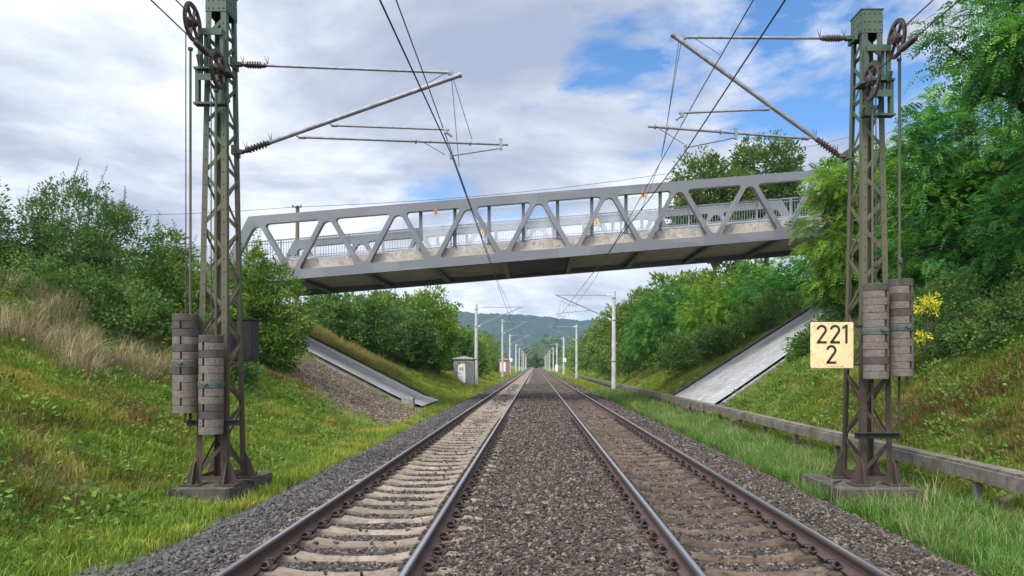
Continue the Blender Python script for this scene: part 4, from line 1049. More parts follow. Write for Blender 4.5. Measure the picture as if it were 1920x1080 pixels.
def conc_mast(label, x, y, zb, zt, xt, group=None, first=True, tall=False, k=0, drop=.0):
    s = 1 if x < xt else -1
    t = thing('concrete_mast', label, 'catenary mast', (x, y, zb), group)
    m = MB(); m.tube([(x, y, zb - .4), (x, y, zt)], [.20 * (1 if y < 130 else 1.3), .135 * (1 if y < 130 else 1.3)], 14); m.build('pole', M['pole'], t)
    m = MB(); m.ring((x, y, zb + 2.3), (0, 0, 1), .17, .195, .05, 14); m.ring((x, y, zt - .6), (0, 0, 1), .14, .165, .06, 14); m.ring((x, y, zt - 2.4), (0, 0, 1), .15, .17, .06, 14)
    m.build('band', M['dark'], t)
    zA = zt - .35; xe = xt + s * .25; zS = 5.45
    m = MB(); kf = 1.0 if y < 110 else 1.5; m.tube([(x + s * .55, y, zA), (xe + s * .15, y, zA)], .03 * kf, 6); a = Vector((x + s * .45, y, zA - 1.85)); b = Vector((xe + s * .25, y, zA + .05))
    m.tube([a, b], .042 * kf, 8)
    m.tube([a.lerp(b, .33), Vector((xe + s * .3, y, zS + .45))], .022, 6); m.tube([Vector((xe + s * .1, y, zS + .40)), Vector((xe - s * .55, y, zS + .1))], .018, 6); m.tube([a.lerp(b, .55), a.lerp(b, .55) + Vector((s * .9, 0, -.05))], .018, 6)
    o = m.build('cantilever', M['galv'], t)
    for (p, q) in ((Vector((x + s * .14, y, zA)), Vector((x + s * .60, y, zA))), (Vector((x + s * .14, y, zA - 2.1)), a)):
        i = MB(); insulator(i, p, (q - p).normalized(), max(.3, (q - p).length)); i.build('insulator', M['white'], o)
    return t
conc_mast('first concrete catenary mast on the left, beside the graffiti hut', P(893, 716, 77).x, 77, .0, 8.1, TL)
conc_mast('nearest concrete catenary mast on the right, just beyond the bridge', P(1151, 731, 60).x, 60, -.27, 7.75, TR_)
conc_mast('second concrete catenary mast on the left, in front of the reddish hut', P(942, 706, 124).x, 124, -.2, 9.4, TL)
conc_mast('second concrete catenary mast on the right, beside the cable trough end', P(1081, 704, 112).x, 112, -.2, 7.9, TR_)
for i, y in enumerate(polesL[2:]): conc_mast('slender concrete catenary mast in the far left-hand row', -6.0 + .15 * (i % 2), y, -.5, 8.3 + (.8 if i == 0 else 0), TL, 'far left row of catenary masts')
for i, y in enumerate(polesR[2:]): conc_mast('slender concrete catenary mast in the far right-hand row', 6.25 - .15 * (i % 2), y, -.5, 7.9, TR_, 'far right row of catenary masts')
for (lab, x, y) in (('small white kilometre plate on a far left mast', -5.8, 175.7), ('small white kilometre plate on a far right mast', 6.4, 161.7)):
    m = MB(); z = CAMZ + 10 * y / F; m.prism(rpoly(.74, .82, .03), y - .02, y + .0, lambda X_, Y_, Z_: (x + X_, Z_, z + Y_)); t = tag(m.build('kilometre_plate', M['white']), lab, 'sign')
    k = MB(); stroke(k, dig2(), .13, y - .0215, .003, x - .12, z - .32, .26); k.build('numeral', M['black'], t)

# ------------------------------------------------------------------ relay huts
def hut(label, u0, u1, v0, v1, Z, dep, wall, kind):
    a = P(u0, v0, Z); b = P(u1, v1, Z); cx = (a.x + b.x) / 2; wd = b.x - a.x; zb, zt = b.z - .3, a.z; cz = (zb + zt) / 2
    t = thing('relay_hut', label, 'hut', (cx, Z + dep / 2, zb))
    m = MB(); m.box((cx, Z + dep / 2, cz), (wd, dep, zt - zb)); m.build('wall', wall, t)
    m = MB(); e = .10; zz = zt + .004
    m.box((cx, Z + dep / 2, zz + .05), (wd + 2 * e, dep + 2 * e, .10))
    q = [(cx - wd / 2 - e, Z - e), (cx + wd / 2 + e, Z - e), (cx + wd / 2 + e, Z + dep + e), (cx - wd / 2 - e, Z + dep + e)]
    m.add([(x, y, zz + .10) for x, y in q] + [(cx, Z + dep / 2, zz + .34)], [(0, 1, 4), (1, 2, 4), (2, 3, 4), (3, 0, 4)])
    m.build('roof', M['conc'] if kind == 'g' else wall, t)
    if kind == 'g':
        x0, x1 = P(858, 0, Z).x, P(886.5, 0, Z).x; z1 = P(0, 681, Z).z; z0 = zb + .1
        m = MB(); m.box(((x0 + x1) / 2, Z - .012, (z0 + z1) / 2), (x1 - x0, .02, z1 - z0)); dr = m.build('door', M['galv'], t)
        m = MB(); m.prism([(x0 + .03, z0 + .05), (x0 + .75, z0 + .05), (x0 + .78, z0 + .9), (x0 + .72, z1 - .05), (x0 + .30, z1 - .04), (x0 + .05, z1 - .22), (x0 + .04, z1 - .7)], Z - .0265, Z - .0235, lambda x, y, z: (x, z, y)); m.build('white_paint', M['white'], dr)
        m = MB(); y = Z - .029
        def S(pts, w_): stroke(m, pts, w_, y, .002, 0, 0, 1.0)
        ec = z1 - .55
        S([(x0 + .20, ec - .13), (x0 + .26, ec + .12), (x0 + .32, ec - .13)], .06); S([(x0 + .20, ec - .05), (x0 + .32, ec - .05)], .06)
        S(arc(x0 + .50, ec + .06, .065, 0, 350, 12), .05); S(arc(x0 + .50, ec - .08, .07, 0, 350, 12), .05)
        S([(x0 + .02, z1 - .01), (x0 + .5, z1 - .015)], .05); S(arc(x0 + .30, z0 + .42, .14, 40, 320, 12), .035); S(arc(x0 + .30, z0 + .42, .30, 60, 250, 12), .03); S([(x0 + .3, z1 - .04), (x0 + .9, z1 + .1), (x0 + 1.25, z1 - .25), (x0 + 1.15, z1 - .45)], .025); S([(x0 + 1.0, ec), (x0 + .98, ec - .3)], .03); S([(x0 + .05, ec - .38), (x0 + .35, ec - .5)], .06); S([(x0 + .05, z0 + .1), (x0 + .07, z0 + .7)], .05)
        m.build('graffiti', M['black'], dr)
    else:
        m = MB(); x0, x1 = P(938, 0, Z).x, P(948, 0, Z).x; z1 = P(0, 679, Z).z; m.box(((x0 + x1) / 2, Z - .02, (zb + .3 + z1) / 2), (x1 - x0, .04, z1 - zb - .3)); m.build('door', M['white'], t)
hut('small concrete hut with graffiti on its grey door beside left mast', 850.5, 888, 674, 716, 73.5, 1.9, M['conc'], 'g')
hut('small reddish hut with a white door on the left verge', 935.5, 955, 675.5, 697, 128, 1.6, M['brick'], 'r')
m = MB(); q = P(1043.5, 690, 150); m.box((q.x, 150, q.z), (.5, .4, 1.3)); m.box((q.x, 150, q.z + .67), (.56, .46, .05)); tag(m.build('cable_cabinet', M['white']), 'small white cabinet at the foot of the far right masts', 'cabinet')

# ------------------------------------------------------------------ vegetation
def unit(a): return a / np.maximum(np.linalg.norm(a, axis=-1, keepdims=True), 1e-9)
def leaves(pos, d, size, tint, g, asp=.45):
    """one diamond-ish leaf per row: pos base, d direction"""
    n = len(pos); side = unit(np.cross(d, g.normal(size=(n, 3)))); L = size[:, None]
    nrm = np.cross(side, d)
    mid = pos + d * L * .45 + nrm * L * .06
    V = np.stack([pos, mid + side * L * asp / 2, pos + d * L, mid - side * L * asp / 2], 1).reshape(-1, 3)
    return V, np.repeat(tint, 4)
def pinnate(pos, d, size, tint, g, pairs=6):
    """compound leaf: drooping rachis with paired leaflets"""
    n = len(pos); side = unit(np.cross(d, np.array([0, 0, 1.0])[None] + g.normal(size=(n, 3)) * .35)); nrm = unit(np.cross(side, d))
    Vs, Ts = [], []; L = size[:, None]
    for k in range(pairs):
        f = (k + .8) / pairs; droop = -np.array([0, 0, 1.0]) * (f * f) * .35
        c = pos + d * L * f + droop * L
        for s in (-1, 1):
            ld = unit(side * s * .9 + d * .35 + nrm * .0 + g.normal(size=(n, 3)) * .12 - np.array([0, 0, .25])); ll = L * .30 * (1.1 - .5 * abs(f - .5))
            ws = unit(np.cross(ld, nrm)) * ll * .22
            m_ = c + ld * ll * .5
            Vs.append(np.stack([c, m_ + ws, c + ld * ll, m_ - ws], 1)); Ts.append(np.clip(tint + g.normal(size=n) * .05, 0, 1))
    V = np.stack(Vs, 1).reshape(-1, 3); T = np.repeat(np.stack(Ts, 1).reshape(-1), 4)
    return V, T
def crown(lobes, nclump, per, size, seed, kind='leaf', clump_r=.5, shoots=0, flat=.7, shell=.55, tsh=(0.0, 1.0), asp=.5, gap=.0, shoot_h=(.5, 1.1)):
    """lobes: (cx,cy,cz,rx,ry,rz); returns verts, tint, clump centres"""
    g = np.random.default_rng(seed); lo = np.array(lobes, float); vol = (lo[:, 3] * lo[:, 4] * lo[:, 5]) ** .7; pk = g.choice(len(lo), nclump, p=vol / vol.sum())
    u = unit(g.normal(size=(nclump, 3))); r = (shell + (1 - shell) * g.random(nclump) ** .8)[:, None]
    u = u * (1 + .22 * (fbm(u[:, 0] * 3 + 7, u[:, 1] * 3 + u[:, 2] * 2 + 7, seed)[:, None] - .5) * 2)
    C = lo[pk, :3] + u * lo[pk, 3:] * r
    keep = fbm(C[:, 0] * .8 + seed, C[:, 2] * .8 + C[:, 1] * .5, seed + 3) > gap
    C = C[keep]; u = u[keep]; nclump = len(C)
    cr = clump_r * g.uniform(.6, 1.35, nclump); n = nclump * per; ci = np.repeat(np.arange(nclump), per)
    off = unit(g.normal(size=(n, 3))) * (g.random(n) ** .5)[:, None]; off[:, 2] *= flat
    pos = C[ci] + off * cr[ci][:, None]
    d = unit(off * .8 + u[ci] * .7 + g.normal(size=(n, 3)) * .5 + np.array([0, 0, .10 if kind == 'leaf' else -.15]))
    ct = g.random(nclump); tint = tsh[0] + (tsh[1] - tsh[0]) * np.clip(.55 * ct[ci] + .45 * g.random(n), 0, 1); sz = size * g.uniform(.5, 1.5, n)
    V, T = (leaves(pos, d, sz, tint, g, asp) if kind == 'leaf' else pinnate(pos, d, sz, tint, g))
    tw = []
    if shoots:
        top = C[np.argsort(-(C[:, 2] + g.random(nclump) * .8))[:max(shoots * 2, 1)]]; top = top[g.choice(len(top), min(shoots, len(top)), replace=False)]
        SP_, SD, SS = [], [], []
        for c in top:
            h = g.uniform(*shoot_h); lean = g.normal(size=2) * .18; m = int(h * 26) + 4
            for k in range(m):
                f = k / m; p = c + np.array([lean[0] * f * h, lean[1] * f * h, f * h]); a = g.random() * 6.28
                SP_.append(p); SD.append([math.cos(a), math.sin(a), .35]); SS.append(size * g.uniform(.8, 1.3) * (1.1 - .6 * f))
            tw.append((c, c + np.array([lean[0] * h, lean[1] * h, h])))
        V2, T2 = leaves(np.array(SP_), unit(np.array(SD)), np.array(SS), tsh[0] + (tsh[1] - tsh[0]) * g.random(len(SP_)) * .8, g, asp)
        V = np.concatenate([V, V2]); T = np.concatenate([T, T2])
    return V, T, C, tw
def plant(name, label, cat, base, lobes, mat, trunk_r=.12, group=None, part=('trunk', 'crown'), limbs=9, stems=1, seed=1, **k):
    """base (x,y); lobes in world metres"""
    zb = float(hground(base[0], base[1])) - .1
    t = thing(name, label, cat, (base[0], base[1], zb), group)
    V, T, C, tw = crown(lobes, seed=seed, **k); Fq = np.arange(len(V)).reshape(-1, 4)
    o = link(part[1], mesh_np(part[1], V, Fq, mat, T), t)
    g = np.random.default_rng(seed + 99); m = MB(); mc = C.mean(0)
    for s in range(stems):
        b0 = Vector((base[0] + (g.normal() * .35 if stems > 1 else 0), base[1] + (g.normal() * .35 if stems > 1 else 0), zb))
        fork = Vector((b0.x * .5 + mc[0] * .5, b0.y * .5 + mc[1] * .5, zb + (mc[2] - zb) * .55))
        m.tube([b0, b0.lerp(fork, .5) + Vector((g.normal() * .08, g.normal() * .08, 0)), fork], [trunk_r, trunk_r * .8, trunk_r * .62], 8)
        for c in C[g.choice(len(C), min(max(limbs // stems, 1), len(C)), replace=False)]:
            c = Vector(c); md = fork.lerp(c, .5) + Vector((g.normal() * .2, g.normal() * .2, .15 + g.random() * .2)); m.tube([fork, md, c], [trunk_r * .5, trunk_r * .28, trunk_r * .08], 5, cap=False)
    for a, b in tw: m.tube([a, b], [.008, .003], 4, cap=False)
    m.build(part[0], M['bark'], t)
    return t
BU = ('stems', 'foliage')
# --- left bank
plant('shrub', 'tall dark shrub with upright shoots on top of the left bank', 'shrub', (-13.7, 22.5), [(-13.9, 22.5, 5.6, 1.6, 1.5, 2.0), (-12.8, 22.6, 5.0, 1.3, 1.3, 1.7), (-14.4, 22, 4.6, 1.6, 1.3, 1.6)], M['leaf_dark'], .07, 'shrubs on the left bank', BU, stems=5, limbs=30, seed=11, nclump=430, per=60, size=.085, clump_r=.34, shoots=60, shoot_h=(.4, 1.1), gap=.22)
plant('tree', 'dark leafy tree at the left edge of the photo', 'tree', (-16.3, 20.5), [(-16.2, 20.5, 5.6, 1.5, 1.5, 2.0), (-16.0, 20, 4.2, 1.4, 1.3, 1.5), (-15.9, 20.3, 7.4, .55, .6, .55)], M['leaf_dark'], .10, None, seed=12, nclump=320, per=60, size=.09, clump_r=.38, shoots=10, gap=.2)
plant('shrub', 'shrub with broad leaves and yellow spots left of the left mast', 'shrub', (-11.6, 24.0), [(-11.6, 24, 3.9, 1.35, 1.3, 1.65), (-12.4, 24, 3.3, 1.0, 1.2, 1.2), (-10.9, 24.3, 3.0, 1.0, 1.1, 1.5), (-11.9, 24, 5.5, .45, .45, .6)], M['leaf_mid'], .06, 'shrubs on the left bank', BU, stems=4, limbs=20, seed=13, nclump=300, per=34, size=.145, clump_r=.34, shoots=16, shoot_h=(.5, 1.0), asp=.42, gap=.2)
plant('shrub', 'broad leafy shrub behind the left mast below the bridge end', 'shrub', (-11.0, 29.0), [(-10.9, 29, 3.4, 1.25, 1.3, 2.1), (-11.9, 29, 4.2, 1.2, 1.2, 1.7), (-10.2, 28.8, 2.4, 1.0, 1.0, 1.3), (-11.0, 29, 5.6, .5, .5, .7), (-9.6, 28.8, 3.4, .9, .9, 1.5), (-10.4, 29, 4.7, 1.0, .9, 1.2)], M['leaf_mid'], .06, 'shrubs on the left bank', BU, stems=5, limbs=26, seed=14, nclump=520, per=38, size=.15, clump_r=.36, shoots=22, shoot_h=(.5, 1.4), asp=.42, gap=.2, tsh=(0, .97))
plant('shrub', 'low dark bramble thicket spilling down the left bank above dry grass', 'shrub', (-12.2, 20.5), [(-13.2, 20.8, 3.7, 1.7, 1.3, .95), (-11.6, 21, 3.0, 1.4, 1.2, .9), (-10.4, 22, 2.3, 1.2, 1.2, .95), (-9.7, 23, 1.75, 1.0, 1.2, .8)], M['leaf_dark'], .04, 'shrubs on the left bank', BU, stems=6, limbs=24, seed=15, nclump=420, per=52, size=.10, clump_r=.32, shoots=12, shoot_h=(.2, .5), tsh=(.1, 1))
plant('shrub', 'dark shrub filling the gap under the left bridge end', 'shrub', (-13.6, 31.5), [(-13.6, 31.5, 4.6, 1.6, 1.5, 1.6), (-12.4, 32, 3.6, 1.4, 1.4, 1.4), (-15.5, 31, 5.4, 1.4, 1.4, 1.3)], M['leaf_dark'], .06, 'shrubs on the left bank', BU, stems=4, limbs=20, seed=16, nclump=300, per=44, size=.12, clump_r=.4, shoots=12, gap=.15)
plant('shrub', 'shrub along the bank between dark shrub and bridge railing', 'shrub', (-15.8, 28.0), [(-15.8, 28, 5.3, 1.7, 1.5, 1.1), (-17.5, 28, 5.8, 1.6, 1.5, 1.2), (-14.2, 27, 4.5, 1.3, 1.4, 1.1)], M['leaf_dark'], .06, 'shrubs on the left bank', BU, stems=4, limbs=20, seed=17, nclump=300, per=44, size=.12, clump_r=.4, shoots=14)
# --- right bank
LG = 'locust trees on the right bank'
plant('locust_tree', 'feathery locust tree overhanging the top right corner', 'tree', (12.6, 17.0), [(11.6, 16.5, 9.6, 2.6, 1.8, 1.5), (10.6, 16, 8.4, 1.5, 1.3, .8), (13.2, 17, 10.8, 2.6, 2.2, 1.8), (13.6, 17.5, 8.4, 1.8, 1.6, 1.6)], M['leaf_locust'], .2, LG, limbs=40, seed=21, nclump=470, per=18, size=.30, kind='pin', clump_r=.55, flat=.35, gap=.30, shell=.3)
plant('locust_tree', 'large dark green locust tree behind the right counterweights', 'tree', (14.0, 24.0), [(13.6, 24, 6.0, 2.2, 2.0, 2.4), (14.6, 24, 8.8, 2.6, 2.0, 2.2), (15.8, 24, 6.0, 2.0, 2.0, 2.8), (12.7, 24, 8.2, 1.3, 1.4, 1.6)], M['leaf_locust'], .2, LG, limbs=40, seed=22, nclump=640, per=20, size=.33, kind='pin', clump_r=.6, flat=.4, gap=.24, shell=.5)
plant('locust_tree', 'bright green locust tree hiding the right bridge end', 'tree', (14.6, 33.0), [(13.8, 33, 7.4, 1.8, 1.8, 2.3), (15.2, 33, 9.3, 2.2, 1.8, 2.0), (14.5, 33, 5.7, 1.9, 1.6, 1.25), (13.2, 32.5, 9.6, 1.0, 1.0, 1.2)], M['leaf_locust_bright'], .16, LG, limbs=36, seed=23, nclump=520, per=18, size=.36, kind='pin', clump_r=.6, flat=.4, gap=.25, shell=.45)
plant('locust_tree', 'dark locust tree at the right edge above the yellow foliage', 'tree', (15.2, 20.5), [(14.2, 20.5, 5.6, 1.8, 1.5, 1.8), (15.4, 20.5, 7.4, 2.0, 1.8, 2.0)], M['leaf_locust'], .18, LG, limbs=26, seed=24, nclump=340, per=18, size=.31, kind='pin', clump_r=.5, flat=.4, gap=.22)
plant('locust_tree', 'tall locust tree behind the right mast above the bridge', 'tree', (19.0, 30.0), [(18.2, 30, 8.6, 2.6, 2.2, 2.8), (20, 30, 6.4, 2.6, 2.2, 2.6), (17.2, 30, 6.2, 1.8, 1.8, 2.2)], M['leaf_locust'], .2, LG, limbs=34, seed=25, nclump=460, per=18, size=.36, kind='pin', clump_r=.65, flat=.4, gap=.2)
plant('shrub', 'tangled dark shrub at the foot of the right locust trees', 'shrub', (12.9, 18.6), [(12.2, 18.6, 2.9, 1.3, 1.1, .8), (13.6, 18.6, 3.5, 1.4, 1.2, 1.0), (11.3, 18.9, 2.4, .8, .9, .5), (10.5, 20.4, 2.5, .9, .7, 1.1), (11.6, 20.6, 3.3, .9, .7, 1.1)], M['leaf_dark'], .05, 'shrubs on the right bank', BU, stems=5, limbs=24, seed=26, nclump=480, per=46, size=.09, clump_r=.3, shoots=26, shoot_h=(.2, .6), tsh=(.2, 1))
plant('shrub', 'shrub leaning over the right paved slope beside the sign', 'shrub', (12.9, 32.6), [(12.2, 32.8, 2.5, .9, .8, .8), (13.1, 33.0, 3.1, .9, .8, .8), (11.7, 32.5, 2.1, .5, .5, .45)], M['leaf_dark'], .05, 'shrubs on the right bank', BU, stems=4, limbs=20, seed=27, nclump=260, per=40, size=.12, clump_r=.36, shoots=10, tsh=(.2, 1))
yl = P(1738, 585, 19.5)
plant('shrub', 'yellow leaved sapling beside the right counterweights', 'shrub', (yl.x, 19.5), [(yl.x + .02, 19.5, yl.z + .18, .40, .30, .24), (yl.x - .12, 19.45, yl.z - .62, .14, .15, .13)], M['leaf_yellow'], .025, None, BU, limbs=10, seed=28, nclump=34, per=13, size=.085, clump_r=.16, asp=.36, shell=.3)
plant('shrub', 'thicket of locust saplings under the bridge end on right bank', 'shrub', (15.6, 35.0), [(15.4, 35, 5.6, 1.7, 1.3, 1.4), (17.4, 35, 6.6, 1.8, 1.4, 1.6), (13.9, 34.4, 5.0, 1.0, 1.0, .9)], M['leaf_locust'], .06, 'shrubs on the right bank', BU, stems=4, limbs=20, seed=29, nclump=300, per=15, size=.34, kind='pin', clump_r=.5, flat=.45)
# --- behind the bridge, right
plant('tree', 'rust tinged leafy tree rising behind the right half of the bridge', 'tree', (14.2, 58), [(13.2, 58, 15.6, 2.6, 2.4, 2.8), (15.2, 58, 14.6, 2.4, 2.4, 2.6), (12.2, 58, 13.2, 1.6, 1.8, 1.6), (14.4, 58, 12.0, 3, 2.4, 1.8)], M['leaf_rust'], .25, None, limbs=30, seed=31, nclump=460, per=50, size=.26, clump_r=.75, gap=.25)
plant('tree', 'sparse thin crowned tree with visible branches behind the bridge', 'tree', (18.6, 60), [(18.6, 60, 17.7, 3.0, 2.6, 3.0), (19.6, 60, 14.4, 3.2, 2.4, 2.6), (17.6, 60, 14.0, 1.6, 1.8, 1.6)], M['leaf_rust'], .28, None, limbs=60, seed=32, nclump=560, per=40, size=.25, clump_r=.62, gap=.26, shell=.4, tsh=(0, .8))
RG = 'trees on the right slope beyond the bridge'
rt = [(10.6, 62, 5.2, 2.6, 3.2, 'mid-green leafy tree on the right slope just past bridge, nearest the mast', 'leaf_locust'),
      (13.6, 55, 5.6, 2.6, 3.0, 'bright leafy tree under the right half of the bridge', 'leaf_locust_bright'),
      (16.4, 52, 6.2, 2.6, 2.8, 'dark leafy tree just above the right paved slope', 'leaf_locust'),
      (19.5, 50, 7.4, 2.6, 3.0, 'dark leafy tree deep under the right bridge end', 'leaf_locust'),
      (10.6, 78, 5.4, 3.0, 4.6, 'tall dense tree behind the nearest right mast', 'leaf_far'),
      (9.8, 96, 4.8, 2.6, 4.6, 'rounded dense tree behind the second right mast', 'leaf_far'),
      (13.5, 70, 6.6, 3.2, 4.0, 'dense green tree midway up the right slope', 'leaf_far'),
      (17.5, 64, 7.6, 3.4, 3.6, 'dense tree at the top of the right slope', 'leaf_far'),
      (10.2, 122, 4.0, 2.8, 4.8, 'far rounded tree beside the third right mast', 'leaf_far'),
      (11.0, 150, 3.4, 3.4, 5.2, 'far reddish green tree on the right of the line', 'leaf_rust'),
      (13.5, 195, 3.8, 4.0, 6.0, 'far pale green tree on the right of the line', 'leaf_pale')]
for i, (x, y, z, r, h, lab, mt) in enumerate(rt):
    pin = mt.startswith('leaf_locust')
    plant('tree', lab, 'tree', (x + .6, y), [(x, y, z, r, r, h), (x + r * .5, y + .5, z + h * .45, r * .7, r * .7, h * .55), (x - r * .35, y - .5, z - h * .4, r * .75, r * .7, h * .5), (x + r * .5, y - .3, z - h * .45, r * .8, r * .7, h * .5)], M[mt], .16, RG, seed=40 + i, nclump=300 if y < 100 else 200, per=(16 if pin else 40) if y < 100 else 32, size=(.42 if pin else .24 + .0012 * y), kind='pin' if pin else 'leaf', clump_r=.62 + .004 * y, flat=.6, gap=.12, shell=.5)
for i, (x, y, z, r, h, lab) in enumerate([(10.4, 50, 2.6, 1.5, 1.3, 'low bush on the bank edge right of the nearest concrete mast'), (12.6, 47.5, 3.6, 1.5, 1.3, 'low bush against the far edge of right paved slope'), (9.8, 68, 2.6, 1.6, 1.8, 'low dark bush behind the nearest right concrete mast'), (15.2, 46.8, 5.0, 1.5, 1.3, 'dark bush high beside the right paved slope'), (9.0, 84, 2.4, 1.6, 2.0, 'low dark bush between the first two right concrete masts')]):
    plant('shrub', lab, 'shrub', (x, y), [(x, y, z, r * 1.2, r, h), (x - r * .6, y + .8, z - .3, r, r, h * .8)], M['leaf_dark'], .05, 'bushes on the right slope beyond the bridge', BU, stems=3, seed=60 + i, nclump=150, per=36, size=.17, clump_r=.42, tsh=(.15, 1))
# --- behind the bridge, left
LGr = 'trees on the left slope beyond the bridge'
lt = [(-14.6, 54, 4.8, 2.4, 2.2, 'dark hedge tree left of the timber pole foot', 'leaf_dark'), (-12.0, 56, 4.3, 2.4, 2.6, 'dense dark hedge tree right of the timber pole foot', 'leaf_dark'),
      (-10.0, 60, 4.0, 1.9, 2.4, 'dark rounded hedge tree before the light green tree', 'leaf_dark'), (-9.0, 66, 5.3, 2.2, 3.2, 'light green tree rising above the hedge below the bridge', 'leaf_light'),
      (-10.6, 70, 2.8, 1.9, 2.4, 'bushy green hedge tree left of the graffiti hut', 'leaf_mid'), (-8.8, 81, 3.2, 1.7, 2.8, 'dark green hedge tree behind the graffiti hut', 'leaf_dark'),
      (-12.5, 64, 5.0, 2.4, 3.2, 'tall dark tree behind the left hedge', 'leaf_far'), (-8.4, 96, 2.8, 1.8, 3.0, 'green tree between the first two left masts', 'leaf_far'),
      (-9.4, 118, 2.6, 2.2, 3.6, 'yellow green tree behind the reddish hut', 'leaf_light'), (-9.8, 150, 3.0, 2.8, 4.4, 'far green tree left of the second left mast', 'leaf_far'), (-12, 200, 4.0, 4.0, 6.0, 'far pale tree at the left of the line', 'leaf_pale')]
for i, (x, y, z, r, h, lab, mt) in enumerate(lt):
    plant('tree', lab, 'tree', (x - .4, y), [(x, y, z, r, r, h), (x - r * .5, y + .5, z + h * .35, r * .7, r * .7, h * .6), (x + r * .3, y - .4, z - h * .35, r * .8, r * .7, h * .55)], M[mt], .13, LGr, seed=80 + i, nclump=280 if y < 100 else 180, per=44 if y < 100 else 32, size=.15 + .0014 * y, clump_r=.45 + .004 * y, flat=.7, gap=.12, shell=.55, shoots=14 if y < 70 else 0, tsh=(.1, 1) if mt != 'leaf_mid' else (.1, .95))
# far trees that close the view
for i, (x, y, r, h, lab, mt) in enumerate([(4.5, 575, 9, 15, 'tall pale poplar-like tree closing the end of the line', 'leaf_pale'), (13, 590, 9, 14, 'pale tree right of the one closing the line', 'leaf_pale'), (-7, 560, 6, 8, 'low dark tree left at the end of the line', 'leaf_far'), (2, 550, 6, 6, 'low dark bush straight at the end of the line', 'leaf_dark'), (11, 545, 5, 7, 'low dark tree right at the end of the line', 'leaf_far')]):
    plant('tree', lab, 'tree', (x, y), [(x, y, h * .9, r, r, h * .85), (x + r * .4, y, h * 1.2, r * .6, r * .6, h * .6), (x - r * .4, y, h * .5, r * .8, r * .7, h * .5)], M[mt], .5, 'trees at the end of the line', seed=110 + i, nclump=150, per=26, size=1.1, clump_r=2.0, gap=.1)
# far wood on both sides: reads as one mass
V, T = [], []
g = np.random.default_rng(5)
lb = []
for k in range(70):
    s = -1 if k % 2 else 1; y = 230 + 330 * g.random(); x = s * (12 + 10 * g.random() + (y - 230) * .03 + abs(g.normal()) * 14); h = 5 + 5 * g.random(); lb.append((x, y, h * .75, 4 + 2 * g.random(), 4, h))
for k in range(60):
    s = -1 if k % 2 else 1; y = 100 + 130 * g.random(); x = s * (17 + 22 * g.random()); h = 4 + 3 * g.random(); lb.append((x, y, h * .8 + 2, 3.5, 3.5, h))
V, T, C, tw = crown(lb, 5200, 24, .75, 6, clump_r=1.6)
tag(link('woodland', mesh_np('woodland', V, np.arange(len(V)).reshape(-1, 4), M['leaf_far'], T)), 'far green woodland lining both sides of the line', 'woodland', kind='stuff')

# ------------------------------------------------------------------ grass and weeds
def tuft_mesh(nb, hmin, hmax, spread, lean, wd, mat, seed, droop=.35):
    g = np.random.default_rng(seed); V = []; F_ = []
    for k in range(nb):
        a = g.random() * 6.28; r = spread * math.sqrt(g.random()); b = np.array([r * math.cos(a), r * math.sin(a), 0]); h = g.uniform(hmin, hmax)
        a2 = a + g.normal() * .9; ld = np.array([math.cos(a2), math.sin(a2), 0]) * lean * g.uniform(.3, 1.3) * h; sd_ = np.array([-math.sin(a2), math.cos(a2), 0]) * wd * g.uniform(.7, 1.3)
        p0, p1, p2 = b, b + ld * .35 + [0, 0, h * .6], b + ld + [0, 0, h * (1 - droop * g.random())]
        o = len(V); V += [p0 - sd_, p0 + sd_, p1 + sd_ * .75, p1 - sd_ * .75, p2 + sd_ * .12, p2 - sd_ * .12]; F_ += [(o, o + 1, o + 2, o + 3), (o + 3, o + 2, o + 4, o + 5)]
    return mesh_np('tuft', np.array(V), np.array(F_), mat)
def weed_mesh(nl, size, h, mat, seed):
    g = np.random.default_rng(seed); pos = np.stack([g.normal(size=nl) * .11, g.normal(size=nl) * .11, g.random(nl) * h], -1); d = unit(np.stack([pos[:, 0] * 6 + g.normal(size=nl) * .5, pos[:, 1] * 6 + g.normal(size=nl) * .5, .2 + .5 * g.random(nl)], -1))
    V, T = leaves(pos, d, size * g.uniform(.6, 1.3, nl), g.random(nl), g, .55); return mesh_np('weed', V, np.arange(len(V)).reshape(-1, 4), mat, T)
def area_points(n, x0, x1, y0, y1, dens_pow=1.0):
    x = rng.uniform(x0, x1, n); y = y0 + (y1 - y0) * rng.random(n) ** dens_pow; return x, y
def clear(x, y):                    # where no turf grows
    ok = ~((x > -6.1) & (x < -4.95) & (y > 12.0) & (y < 14.3)); ok &= ~((x > 4.9) & (x < 6.4) & (y > 12.0) & (y < 14.0))
    ok &= ~((x > 6.85) & (x < 7.33) & (y < 140)); ok &= ~((y > np.where(x > 0, 32.2 + .28 * (x - 7.9), 37.2)) & (y < np.where(x > 0, 43.3, 46 + .26 * np.maximum(x + 6.4, -11))) & ((x > 7.5) | (x < -5.7)) & (np.abs(x) < 20))
    ok &= rng.random(len(x)) > soilmask(x, y) * .92; ok &= rng.random(len(x)) > gravelmask(x, y) * .97
    e = (fbm(x * 1.3, y * 1.3, 77) - .5) * .7
    ok &= (x < -4.62 + e * .6) | (x > 4.86 + e * .6)
    return ok
def scat(name, label, cat, x, y, smin_, smax, protos, tilt=.15, sink=.01):
    k = clear(x, y); x, y = x[k], y[k]; n = len(x); z = hground(x, y) - sink; s = rng.uniform(smin_, smax, n) * (1 + np.clip((y - 22) / 60, 0, 1.4))
    scatter(name, label, cat, np.stack([x, y, z], -1), np.stack([rng.normal(0, tilt, n), rng.normal(0, tilt, n), rng.uniform(0, 6.28, n)], -1), np.stack([s, s, s * rng.uniform(.75, 1.3, n)], -1), rng.integers(0, len(protos), n), protos)
